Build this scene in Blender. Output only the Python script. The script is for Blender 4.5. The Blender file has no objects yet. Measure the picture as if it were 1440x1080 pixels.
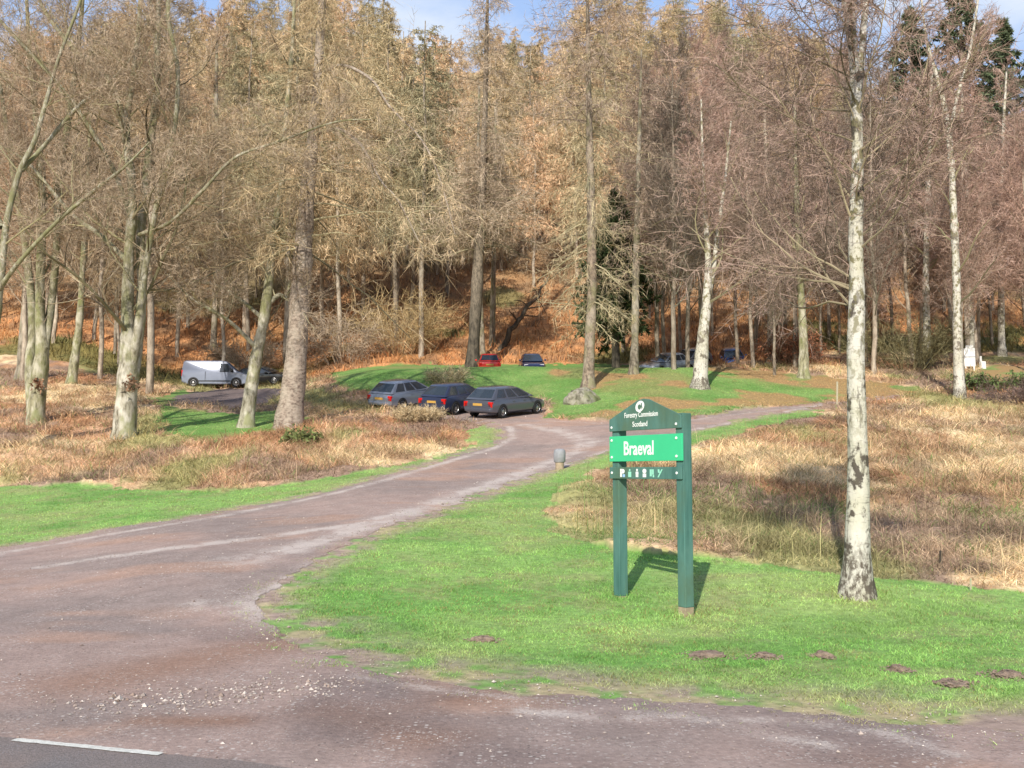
import bpy, bmesh, math, random
import numpy as np
from mathutils import Vector, Matrix
D = bpy.data
scene = bpy.context.scene
COL = scene.collection
R = math.radians
random.seed(4)

# ------------------------------------------------------------------ camera model (pixels are those of the 1440x1080 photograph)
FPX, CX, CY, HORIZ = 1400.0, 720.0, 540.0, 662.0
EYE = 1.6
TH = math.atan((HORIZ - CY) / FPX)

def ray(px, py):
    """direction with Y = 1 through a pixel"""
    u = (np.asarray(px, float) - CX) / FPX
    v = (CY - np.asarray(py, float)) / FPX
    w = math.cos(TH) - v * math.sin(TH)
    return u / w, (math.sin(TH) + v * math.cos(TH)) / w

def P(px, py, d):
    a, b = ray(px, py)
    return np.array([a * d, d, EYE + b * d])

def project(x, y, z):
    z = z - EYE
    f = y * math.cos(TH) + z * math.sin(TH)
    up = -y * math.sin(TH) + z * math.cos(TH)
    f = np.maximum(f, 0.05)
    return CX + FPX * x / f, CY - FPX * up / f

# ------------------------------------------------------------------ noise
def _hash(ix, iy, seed):
    h = (ix * 374761393 + iy * 668265263 + seed * 1442695041) & 0x7FFFFFFF
    h = ((h ^ (h >> 13)) * 1274126177) & 0x7FFFFFFF
    return ((h ^ (h >> 16)) & 0xFFFF) / 65535.0

def vnoise(x, y, seed=0):
    ix = np.floor(x).astype(np.int64); iy = np.floor(y).astype(np.int64)
    fx = x - ix; fy = y - iy
    fx = fx * fx * (3 - 2 * fx); fy = fy * fy * (3 - 2 * fy)
    a = _hash(ix, iy, seed); b = _hash(ix + 1, iy, seed); c = _hash(ix, iy + 1, seed); d = _hash(ix + 1, iy + 1, seed)
    return (a * (1 - fx) + b * fx) * (1 - fy) + (c * (1 - fx) + d * fx) * fy

def fbm(x, y, size, octv=4, seed=0):
    x = np.asarray(x, float); y = np.asarray(y, float)
    t = 0; amp = 0.5; tot = 0; s = 1.0 / size
    for o in range(octv):
        t = t + amp * vnoise(x * s + 17.3 * o, y * s - 9.1 * o, seed + o * 7)
        tot += amp; amp *= 0.5; s *= 2.03
    return t / tot

def sstep(a, b, x):
    t = np.clip((x - a) / (b - a), 0, 1)
    return t * t * (3 - 2 * t)

# ------------------------------------------------------------------ terrain heights
COLS = [
 (0,    [(18.5,775),(23,738),(30,690),(38,632),(45,592),(55,560),(62,535),(72,510),(85,465),(100,425),(150,310),(250,165),(300,150),(450,170)]),
 (320,  [(14,798),(17.5,755),(23,720),(30,682),(38,630),(43,603),(50,580),(58,566),(63,561),(72,547),(79,540),(86,505),(100,430),(150,305),(250,150),(300,140),(450,160)]),
 (560,  [(13.5,805),(17.5,745),(23,702),(30,663),(36,635),(42,605),(47,585),(52,574),(56,552),(62,517),(67,519),(72,520),(78,512),(85,490),(100,425),(150,285),(250,115),(300,105),(450,120)]),
 (720,  [(13.5,805),(17.5,745),(23,702),(30,661),(37.5,622),(45,590),(50,578),(54,562),(58,540),(63,511),(67,517),(72,521),(78,517),(85,492),(100,420),(150,282),(250,112),(300,100),(450,115)]),
 (960,  [(13.5,800),(17.5,742),(23,690),(30,640),(37,608),(42,590),(47,570),(52,548),(58,524),(62,513),(66,522),(70,523),(78,505),(85,485),(100,425),(150,285),(250,120),(300,115),(450,130)]),
 (1160, [(12.5,815),(17,755),(22,700),(30,635),(38,598),(45,577),(50,567),(55,545),(60,528),(66,515),(72,505),(85,470),(100,430),(150,300),(250,180),(300,175),(450,190)]),
 (1440, [(12.5,830),(17,760),(22,705),(30,640),(38,600),(45,570),(52,545),(60,522),(72,500),(85,470),(100,430),(150,310),(250,200),(300,195),(450,200)]),
]
LG = np.linspace(math.log(5.0), math.log(500.0), 420)
_tc, _zz = [], []
for px, pts in COLS:
    ds = [5, 9, 10.8]; zs = [0, 0, 0.0]
    for d, py in pts:
        ds.append(d); zs.append(float(EYE + ray(px, py)[1] * d))
    ds.append(520); zs.append(zs[-1] - 2)
    z = np.interp(np.exp(LG), ds, zs)
    k = np.exp(-0.5 * (np.arange(-9, 10) / 3.0) ** 2); k /= k.sum()
    z = np.convolve(np.pad(z, 9, mode='edge'), k, 'valid')
    _tc.append((px - CX) / FPX); _zz.append(z)
TC = np.array(_tc); ZZ = np.array(_zz)

def hgt(x, y, rough=True):
    x = np.asarray(x, float); y = np.asarray(y, float)
    t = np.clip(x / np.maximum(y, 4.0), TC[0], TC[-1])
    l = (np.log(np.clip(y, 5.0, 499.0)) - LG[0]) / (LG[1] - LG[0])
    i = np.clip(np.floor(l).astype(int), 0, len(LG) - 2); f = l - i
    j = np.clip(np.searchsorted(TC, t) - 1, 0, len(TC) - 2)
    g = (t - TC[j]) / (TC[j + 1] - TC[j]); g = g * g * (3 - 2 * g)
    z = (ZZ[j, i] * (1 - f) + ZZ[j, i + 1] * f) * (1 - g) + (ZZ[j + 1, i] * (1 - f) + ZZ[j + 1, i + 1] * f) * g
    return z

def hit(px, py):
    a, b = ray(px, py)
    d = np.exp(np.linspace(math.log(2.5), math.log(480), 4000))
    g = EYE + b * d - hgt(a * d, d)
    k = np.argmax(g < 0)
    if g[k] >= 0: k = len(d) - 1
    d0, d1 = d[max(k - 1, 0)], d[k]
    g0, g1 = g[max(k - 1, 0)], g[k]
    t = g0 / (g0 - g1) if g0 > 0 and g1 < 0 else 0
    dd = d0 + (d1 - d0) * t
    return np.array([a * dd, dd, float(hgt(a * dd, dd))])

def outline(pts, step=12):
    """a photo outline laid on the terrain as a plan polygon"""
    out = []
    n = len(pts)
    for i in range(n):
        x0, y0 = pts[i]; x1, y1 = pts[(i + 1) % n]
        m = max(1, int(math.hypot(x1 - x0, y1 - y0) / step))
        for k in range(m):
            h = hit(x0 + (x1 - x0) * k / m, y0 + (y1 - y0) * k / m)
            out.append((h[0], h[1]))
    return np.array(out)

def line_on_ground(pts, step=12):
    out = []
    for (x0, y0), (x1, y1) in zip(pts[:-1], pts[1:]):
        m = max(1, int(math.hypot(x1 - x0, y1 - y0) / step))
        for k in range(m):
            h = hit(x0 + (x1 - x0) * k / m, y0 + (y1 - y0) * k / m); out.append((h[0], h[1]))
    h = hit(*pts[-1]); out.append((h[0], h[1]))
    return np.array(out)

def inside(poly, x, y):
    x = np.asarray(x, float); y = np.asarray(y, float)
    r = np.zeros(x.shape, bool)
    mn = poly.min(0); mx = poly.max(0)
    m = (x >= mn[0]) & (x <= mx[0]) & (y >= mn[1]) & (y <= mx[1])
    xs = x[m]; ys = y[m]; rr = np.zeros(xs.shape, bool)
    x0, y0 = poly[-1]
    for x1, y1 in poly:
        if y0 != y1:
            c = ((y1 > ys) != (y0 > ys)) & (xs < (x0 - x1) * (ys - y1) / (y0 - y1) + x1)
            rr ^= c
        x0, y0 = x1, y1
    r[m] = rr
    return r

def dist_line(line, x, y):
    best = np.full(np.shape(x), 1e9)
    for (x0, y0), (x1, y1) in zip(line[:-1], line[1:]):
        dx, dy = x1 - x0, y1 - y0
        L = dx * dx + dy * dy + 1e-9
        t = np.clip(((x - x0) * dx + (y - y0) * dy) / L, 0, 1)
        best = np.minimum(best, np.hypot(x - x0 - t * dx, y - y0 - t * dy))
    return best

TRACK = outline([(-500,800),(-150,782),(0,772),(150,746),(300,722),(400,703),(480,687),(560,665),(640,642),(690,626),(712,615),(708,604),(690,596),(660,591),
                 (560,588),(545,572),(640,570),(760,572),(766,588),(850,593),(980,587),(1060,577),(1165,566),(1260,556),(1270,560),(1175,570),(1080,583),(980,604),(870,630),(800,653),
                 (700,688),(600,720),(500,762),(420,800),(372,836),(362,862),(400,905),(500,942),(650,962),(760,972),(860,985),(1000,996),(1150,1006),(1300,1016),(1440,1026),(1900,1060),
                 (2300,1300),(720,1500),(-900,1300)])
VANPARK = outline([(236,566),(262,552),(300,548),(400,546),(400,552),(372,570),(330,576),(280,570)], 8)
LAWN_L = outline([(-500,690),(0,684),(150,681),(200,689),(330,691),(420,678),(520,662),(610,643),(668,625),(655,606),(700,590),(725,616),(690,640),(480,700),(300,735),(0,785),(-500,810)])
LAWN_R = outline([(340,838),(395,790),(480,748),(585,708),(685,678),(785,645),(860,620),(1000,590),(1090,574),(1150,568),(1150,584),(1050,606),(940,640),(840,662),(800,690),(770,715),(780,745),(860,775),(980,786),(1080,795),(1180,806),(1300,818),(1440,838),(2000,860),
                  (2000,1095),(1440,1050),(1150,1026),(860,1003),(650,984),(485,962),(365,915),(330,862)])
MOUND = outline([(462,524),(540,514),(620,512),(820,512),(960,514),(1100,524),(1160,530),(1300,545),(1300,552),(1165,564),(1060,575),(980,585),(850,591),(770,586),(775,560),(700,560),(560,556),(480,545)])
VANGRASS = outline([(215,560),(262,546),(262,556),(236,572),(330,582),(400,576),(440,590),(300,620),(230,610)], 8)
GREENR = outline([(1370,520),(1400,512),(1440,515),(1500,530),(1440,545),(1380,540)], 8)
STREAKS = [(line_on_ground([(-100,800),(0,779),(150,752),(300,728),(480,692),(560,670),(690,632),(722,616),(716,600)]), .22, .9),
           (line_on_ground([(60,798),(150,784),(250,770),(400,752),(500,738),(620,706),(700,676),(780,648)]), .28, 1.0),
           (line_on_ground([(330,790),(430,768),(520,738),(620,706),(720,672),(800,640),(830,622),(790,606),(740,598)]), .55, .85),
           (line_on_ground([(372,842),(450,795),(560,742),(700,688),(800,652),(870,630),(990,602),(1160,569)]), .30, .9),
           (line_on_ground([(770,592),(850,596),(980,590),(1160,568)]), .2, .6),
           (line_on_ground([(280,852),(340,850),(380,880)]), .35, .8),
           (line_on_ground([(735,1000),(860,1012),(960,1008),(1060,1030),(1160,1050)]), .14, .75),
           (line_on_ground([(880,1000),(980,1012),(1100,1015),(1240,1030),(1330,1060)]), .16, .55),
           (line_on_ground([(500,952),(620,972),(760,985)]), .12, .5)]
EARTH = [(line_on_ground([(200,1015),(330,1015)]), .16), (line_on_ground([(640,985),(720,975)]), .2), (line_on_ground([(470,1000),(600,1040)]), .3), (line_on_ground([(120,960),(420,900)]), .5)]
GRAVELBED = line_on_ground([(170,985),(280,985),(360,975),(440,965)])

C = lambda *a: np.array(a, float)
STR = {}
def mixc(a, b, t):
    t = np.asarray(t)[..., None]
    return a * (1 - t) + b * t

def zone(x, y):
    """0 rough, 1 lawn, 2 green bank, 3 track, 4 tarmac, 5 wood floor"""
    s = np.clip(y * 0.014, 0.20, 0.5)
    hf = np.clip(y * .02, .18, .5)
    wx = x + (fbm(x, y, 0.9, 3, 3) - .5) * 2.2 * s + (fbm(x, y, .22, 3, 103) - .5) * hf; wy = y + (fbm(x, y, 0.9, 3, 8) - .5) * 2.2 * s * (1 + y * .02) + (fbm(x, y, .22, 3, 108) - .5) * hf
    z = np.zeros(np.shape(x), int)
    z[y > 74 + 8 * (fbm(x, y, 9, 3, 41) - .5)] = 5
    z[inside(MOUND, wx, wy)] = 2
    z[inside(VANGRASS, wx, wy)] = 2
    z[inside(GREENR, wx, wy)] = 2
    z[inside(LAWN_L, wx, wy)] = 1
    z[inside(LAWN_R, wx, wy)] = 1
    z[inside(TRACK, wx, wy)] = 3
    z[inside(VANPARK, wx, wy)] = 4
    z[(y < 4.0)] = np.where(z[(y < 4.0)] == 0, 3, z[(y < 4.0)])
    return z

STRAW, RUST, UMBER, OLIVE = C(.66,.51,.31), C(.46,.25,.135), C(.29,.20,.15), C(.30,.31,.12)
LITTER, LITTER2 = C(.56,.28,.125), C(.30,.17,.09)
GREEN1, GREEN2, GREENY = C(.185,.35,.090), C(.265,.42,.125), C(.42,.44,.19)

def rough_col(x, y):
    a = fbm(x, y * .7, 5.0, 4, 11); b = fbm(x, y * .7, 2.6, 4, 23); c = fbm(x, y * .6, 3.4, 4, 37)
    near = .6 * sstep(26, 17, y) * sstep(2.0, 4.5, x)
    strip = sstep(26, 17, y) * sstep(3.6, 1.6, x) * sstep(-1, .5, x)
    e = fbm(x, y * .6, 1.2, 4, 47)
    left = sstep(2, -4, x)
    col = mixc(STRAW * 1.0 + 0 * np.asarray(a)[..., None], RUST, sstep(.50, .60, a))
    col = mixc(col, C(.60,.39,.25), sstep(.35, .55, c) * (.45 + .4 * left))
    col = mixc(col, C(.30,.16,.09), sstep(.52, .62, e) * .7)
    col = mixc(col, C(.66,.50,.32), strip * .6)
    col = mixc(col, UMBER, (1 - .6 * strip) * sstep(.52 - .07 * near, .62 - .07 * near, b) * .9)
    col = mixc(col, OLIVE, sstep(.56 - .12 * near, .68 - .1 * near, c) * .8)
    return col

def ground_col(x, y, z, soil=False):
    col = rough_col(x, y)
    n = fbm(x, y, 1.7, 4, 5); n2 = fbm(x, y, .5, 3, 6); n3 = fbm(x, y, 4.0, 3, 9)
    g = mixc(GREEN1 + 0 * col, GREEN2, sstep(.35, .62, n)); g = mixc(g, GREENY, sstep(.52, .70, n3) * .35 + sstep(.6, .8, n2) * .25)
    m = z == 1; col[m] = (mixc(g * .85, C(.26,.23,.12), sstep(.4, .75, n2) * .4) if soil else g)[m]
    dt = dist_line(np.vstack([TRACK, TRACK[:1]]), x, y) if np.size(x) < 900000 else 9
    e = sstep(np.where(y < 11, 1.5, .8), .05, dt + .5 * (n2 - .5)) * sstep(.25, .55, fbm(x, y, .25, 3, 19)) * (z == 1)
    col = mixc(col, mixc(C(.33,.245,.205) + 0 * col, C(.40,.33,.20), sstep(.4, .65, n2)), e * (1.0 if soil else .75))
    b = mixc(g, C(.33,.30,.12), sstep(.42, .6, n3) * .5)
    px, py = project(x, y, hgt(x, y))
    o = sstep(.52, .60, fbm(x, y, 3.2, 3, 77) + .10 * ((px > 900) & (py < 575) & (py > 535)) - .30 * (px < 830))
    b = mixc(b, C(.50,.30,.15), o * .85)
    m = z == 2; col[m] = (b * (.7 if soil else 1))[m]
    l = mixc(LITTER + 0 * col, LITTER2, sstep(.42, .62, n)); l = mixc(l, C(.42,.22,.09), sstep(.5, .7, n3) * .7)
    l = mixc(l, C(.13,.15,.05), sstep(.58, .68, fbm(x, y, 9, 3, 15)) * .8)
    l = mixc(l, C(.27,.20,.12), sstep(85, 120, y) * .75)
    m = z == 5; col[m] = l[m]
    # track
    m = (z == 3)
    if m.any():
        xs, ys = x[m], y[m]
        base = mixc(C(.340,.248,.215) + 0 * col[m], C(.272,.212,.190), sstep(.4, .65, fbm(xs, ys, 2.2, 4, 51)))
        base = mixc(base, C(.40,.245,.175), sstep(.55, .72, fbm(xs * .6, ys, 1.4, 4, 57)) * .55)
        base = base * (0.82 + .36 * fbm(xs, ys, .22, 3, 61))[..., None]
        brk = sstep(.36, .62, fbm(xs, ys, .55, 4, 63))
        brk2 = sstep(.35, .65, fbm(xs, ys, .16, 3, 64))
        sa = .10 * sstep(.4, .7, brk) + 0 * xs
        for ln, w, s in STREAKS:
            dl = dist_line(ln, xs, ys)
            sa = np.maximum(sa, np.exp(-(dl / w) ** 2) * s * (.40 + .35 * brk + .35 * brk2))
        for ln, w in EARTH:
            dl = dist_line(ln, xs, ys)
            base = mixc(base, C(.27,.145,.09), np.exp(-(dl / w) ** 2) * .6)
        base = mixc(base, C(.12,.10,.10), sstep(.52, .72, fbm(xs, ys, 1.1, 4, 68)) * .45 * sstep(12, 8, ys))
        base = mixc(base, C(.60,.51,.46), sa * .20)
        col[m] = base; al = np.zeros(np.shape(x)); al[m] = sa; STR['a'] = al
    col[z == 4] = C(.16,.125,.12)
    return col

# ------------------------------------------------------------------ mesh collector
class MB:
    def __init__(s): s.v = []; s.c = []; s.f3 = []; s.f4 = []; s.n = 0
    def add(s, v, f3=None, f4=None, col=(.5,.5,.5)):
        v = np.asarray(v, float).reshape(-1, 3)
        c = np.asarray(col, float)
        if c.ndim == 1: c = np.tile(c, (len(v), 1))
        s.v.append(v); s.c.append(c)
        if f3 is not None and len(f3): s.f3.append(np.asarray(f3, int) + s.n)
        if f4 is not None and len(f4): s.f4.append(np.asarray(f4, int) + s.n)
        s.n += len(v)
    def tubes(s, pts, rad, sides=6, col=(.5,.5,.5), cap=False):
        """pts (M,K,3), rad (M,K): M tapered tubes"""
        M, K, _ = pts.shape
        t = np.gradient(pts, axis=1); t /= np.linalg.norm(t, axis=2, keepdims=True) + 1e-9
        d0 = np.abs(t.mean(1)); ref = np.zeros((M, 3)); ref[np.arange(M), d0.argmin(1)] = 1
        u = np.cross(t, ref[:, None, :]); u /= np.linalg.norm(u, axis=2, keepdims=True) + 1e-9
        w = np.cross(t, u)
        a = np.arange(sides) * 2 * math.pi / sides
        ring = pts[:, :, None, :] + rad[:, :, None, None] * (np.cos(a)[:, None] * u[:, :, None, :] + np.sin(a)[:, None] * w[:, :, None, :])
        idx = np.arange(M * K * sides).reshape(M, K, sides)
        p = idx[:, :-1, :]; q = idx[:, 1:, :]
        f4 = np.stack([p, np.roll(p, -1, 2), np.roll(q, -1, 2), q], -1).reshape(-1, 4)
        c = np.asarray(col, float)
        if c.ndim == 2: c = np.repeat(c, K * sides, 0)
        s.add(ring.reshape(-1, 3), None, f4, c)
    def slivers(s, p, q, w, col, rng):
        """one thin triangle per twig from p to q"""
        d = q - p; r = rng.normal(size=p.shape); sd = np.cross(d, r); sd /= np.linalg.norm(sd, axis=1, keepdims=True) + 1e-9
        w = np.asarray(w)[..., None] if np.ndim(w) else w
        v = np.stack([p - sd * w * .5, p + sd * w * .5, q], 1).reshape(-1, 3)
        f = np.arange(len(p) * 3).reshape(-1, 3)
        c = np.asarray(col, float)
        if c.ndim == 2: c = np.repeat(c, 3, 0)
        s.add(v, f, None, c)
    def blades(s, p, lean, h, w, col, rng):
        """bent two-segment blades standing at p; lean = horizontal offset of the tip"""
        n = len(p)
        a = rng.uniform(0, 2 * math.pi, n); sd = np.stack([np.cos(a), np.sin(a), np.zeros(n)], 1) * (w * .5)[:, None]
        mid = p + lean * .35; mid[:, 2] += h * .62
        tip = p + lean; tip[:, 2] += h
        v = np.stack([p - sd, p + sd, mid + sd * .8, mid - sd * .8, tip], 1).reshape(-1, 3)
        k = (np.arange(n) * 5)[:, None]
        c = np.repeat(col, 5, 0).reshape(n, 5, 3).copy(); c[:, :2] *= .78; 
        s.add(v, k + np.array([[3, 2, 4]]), k + np.array([[0, 1, 2, 3]]), c.reshape(-1, 3))
    def box(s, x0, x1, y0, y1, z0, z1, col=(.5,.5,.5)):
        v = [(x, y, z) for z in (z0, z1) for y in (y0, y1) for x in (x0, x1)]
        s.add(v, None, [(0,2,3,1),(4,5,7,6),(0,1,5,4),(2,6,7,3),(0,4,6,2),(1,3,7,5)], col)
    def build(s, name, mat, parent=None, smooth=False, bevel=0, sharp=None):
        me = D.meshes.new(name)
        V = np.concatenate(s.v); Cc = np.concatenate(s.c)
        f3 = np.concatenate(s.f3) if s.f3 else np.zeros((0, 3), int); f4 = np.concatenate(s.f4) if s.f4 else np.zeros((0, 4), int)
        me.vertices.add(len(V)); me.vertices.foreach_set('co', V.astype(np.float32).ravel())
        me.loops.add(f3.size + f4.size); me.loops.foreach_set('vertex_index', np.concatenate([f3.ravel(), f4.ravel()]).astype(np.int32))
        me.polygons.add(len(f3) + len(f4))
        me.polygons.foreach_set('loop_start', np.concatenate([np.arange(len(f3)) * 3, len(f3) * 3 + np.arange(len(f4)) * 4]).astype(np.int32))
        me.update(calc_edges=True)
        at = me.attributes.new('Col', 'FLOAT_COLOR', 'POINT')
        at.data.foreach_set('color', np.concatenate([Cc, np.ones((len(Cc), 1))], 1).astype(np.float32).ravel())
        me.polygons.foreach_set('use_smooth', np.full(len(me.polygons), bool(smooth)))
        if sharp: me.set_sharp_from_angle(angle=R(sharp))
        me.materials.append(mat)
        o = D.objects.new(name, me); COL.objects.link(o)
        if parent is not None: o.parent = parent
        if bevel:
            b = o.modifiers.new('bevel', 'BEVEL'); b.width = bevel; b.segments = 2; b.limit_method = 'ANGLE'; b.angle_limit = R(40)
        return o

def tag(o, label=None, cat=None, group=None, kind=None):
    if label: o['label'] = label
    if cat: o['category'] = cat
    if group: o['group'] = group
    if kind: o['kind'] = kind
    return o

def empty(name, loc, rz=0.0):
    o = D.objects.new(name, None); COL.objects.link(o)
    o.location = Vector([float(q) for q in loc]); o.rotation_euler = (0, 0, rz); o.empty_display_size = .3
    return o

def copy_tree(o, parent=None):
    c = o.copy(); COL.objects.link(c)
    if parent is not None: c.parent = parent
    for ch in list(o.children): copy_tree(ch, c)
    return c

# ------------------------------------------------------------------ materials
def newmat(name):
    m = D.materials.new(name); m.use_nodes = True
    nt = m.node_tree; b = nt.nodes['Principled BSDF']
    return m, nt, b

def nd(nt, t, **kw):
    n = nt.nodes.new(t)
    for k, v in kw.items():
        if k.startswith('in_'):
            n.inputs[k[3:].replace('_', ' ')].default_value = v
        else: setattr(n, k, v)
    return n

def ramp(nt, fac, stops, interp='LINEAR'):
    r = nt.nodes.new('ShaderNodeValToRGB'); r.color_ramp.interpolation = interp
    e = r.color_ramp.elements
    while len(e) > 1: e.remove(e[0])
    for i, (p, c) in enumerate(stops):
        q = e[0] if i == 0 else e.new(p)
        q.position = p; q.color = (c, c, c, 1) if not hasattr(c, '__len__') else (*c, 1)
    nt.links.new(fac, r.inputs[0]); return r.outputs[0]

def mixn(nt, a, b, fac, mode='MIX'):
    m = nt.nodes.new('ShaderNodeMix'); m.data_type = 'RGBA'; m.blend_type = mode
    for s, v in ((0, fac), (6, a), (7, b)):
        if hasattr(v, 'links'): nt.links.new(v, m.inputs[s])
        else: m.inputs[s].default_value = v if s == 0 else ((v, v, v, 1) if not hasattr(v, '__len__') else (*v, 1))
    return m.outputs[2]

def noise(nt, vec, scale, detail=4, rough=.55):
    n = nd(nt, 'ShaderNodeTexNoise', in_Scale=scale, in_Detail=detail, in_Roughness=rough)
    nt.links.new(vec, n.inputs['Vector']); return n.outputs['Fac']

def mapped(nt, out, scale):
    m = nd(nt, 'ShaderNodeMapping'); m.inputs['Scale'].default_value = scale
    nt.links.new(out, m.inputs['Vector']); return m.outputs[0]

def mat_attr(name, rough=.85, nscale=3.0, amt=.35, bump=0.0, bscale=20, transl=0.0, rnd=0.0, speck=None, streak=False, gain=1.18):
    m, nt, b = newmat(name)
    a = nd(nt, 'ShaderNodeAttribute', attribute_name='Col')
    tc = nd(nt, 'ShaderNodeTexCoord').outputs['Object']
    f = ramp(nt, noise(nt, tc, nscale, 6), [(.25, (1 - amt) * gain), (.75, (1 + amt) * gain)])
    c = mixn(nt, a.outputs['Color'], f, 1.0, 'MULTIPLY')
    if rnd:
        oi = nd(nt, 'ShaderNodeObjectInfo').outputs['Random']
        c = mixn(nt, c, ramp(nt, oi, [(0, (1 - rnd * 1.6, 1 - rnd * 1.3, 1 - rnd * 1.4)), (.35, (1 - rnd, 1 - rnd * .8, 1 - rnd)), (.65, (1.0, .96, .92)), (1, (1 + rnd * .5, 1 + rnd * .35, 1 + rnd * .25))]), 1.0, 'MULTIPLY')
    if streak:
        sa = nd(nt, 'ShaderNodeAttribute', attribute_name='Streak').outputs['Fac']
        gsum = nd(nt, 'ShaderNodeMath', operation='ADD'); sa6 = nd(nt, 'ShaderNodeMath', operation='MULTIPLY'); nt.links.new(sa, sa6.inputs[0]); sa6.inputs[1].default_value = .78; nt.links.new(sa6.outputs[0], gsum.inputs[0])
        nz = nd(nt, 'ShaderNodeMath', operation='MULTIPLY'); nt.links.new(noise(nt, tc, 30, 8, .9), nz.inputs[0]); nz.inputs[1].default_value = 2.4
        nt.links.new(nz.outputs[0], gsum.inputs[1])
        hf = nd(nt, 'ShaderNodeMath', operation='MULTIPLY'); nt.links.new(gsum.outputs[0], hf.inputs[0]); hf.inputs[1].default_value = .5; gsum = hf
        c = mixn(nt, c, (.62,.54,.49), ramp(nt, gsum.outputs[0], [(.735, 0), (.90, .80)]))
    if speck:
        for sc, lo, hi, colr, fac in speck:
            v = nd(nt, 'ShaderNodeTexVoronoi', in_Scale=sc, feature='F1'); nt.links.new(tc, v.inputs['Vector'])
            big = ramp(nt, noise(nt, tc, sc * .04, 3), [(.45, 0.15), (.62, 1.0)])
            rnd_c = nd(nt, 'ShaderNodeSeparateColor'); nt.links.new(v.outputs['Color'], rnd_c.inputs[0])
            pick = ramp(nt, rnd_c.outputs[0], [(lo, 0.0), (hi, 1.0)])
            spot = ramp(nt, v.outputs['Distance'], [(.28, 1.0), (.45, 0.0)])
            k = mixn(nt, pick, spot, 1.0, 'MULTIPLY'); k = mixn(nt, k, big, 1.0, 'MULTIPLY'); k = mixn(nt, k, fac, 1.0, 'MULTIPLY')
            c = mixn(nt, c, colr, k)
    nt.links.new(c, b.inputs['Base Color'])
    b.inputs['Roughness'].default_value = rough; b.inputs['Specular IOR Level'].default_value = .2
    if bump:
        bn = nd(nt, 'ShaderNodeBump', in_Strength=bump, in_Distance=.03)
        nt.links.new(noise(nt, tc, bscale, 6, .65), bn.inputs['Height']); nt.links.new(bn.outputs[0], b.inputs['Normal'])
    if transl:
        t = nd(nt, 'ShaderNodeBsdfTranslucent'); nt.links.new(c, t.inputs[0])
        mx = nd(nt, 'ShaderNodeMixShader'); mx.inputs[0].default_value = transl
        nt.links.new(b.outputs[0], mx.inputs[1]); nt.links.new(t.outputs[0], mx.inputs[2])
        nt.links.new(mx.outputs[0], nt.nodes['Material Output'].inputs[0])
    return m

def mat_plain(name, col, rough=.5, metal=0, spec=.5, var=.12, nscale=6, coat=0, bump=0):
    m, nt, b = newmat(name)
    tc = nd(nt, 'ShaderNodeTexCoord').outputs['Object']
    f = ramp(nt, noise(nt, tc, nscale, 5), [(.25, 1 - var), (.75, 1 + var)])
    nt.links.new(mixn(nt, col, f, 1.0, 'MULTIPLY'), b.inputs['Base Color'])
    b.inputs['Roughness'].default_value = rough; b.inputs['Metallic'].default_value = metal; b.inputs['Specular IOR Level'].default_value = spec
    if coat: b.inputs['Coat Weight'].default_value = coat; b.inputs['Coat Roughness'].default_value = .12
    if bump:
        bn = nd(nt, 'ShaderNodeBump', in_Strength=bump, in_Distance=.02)
        nt.links.new(noise(nt, tc, nscale * 5, 6, .65), bn.inputs['Height']); nt.links.new(bn.outputs[0], b.inputs['Normal'])
    return m

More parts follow.
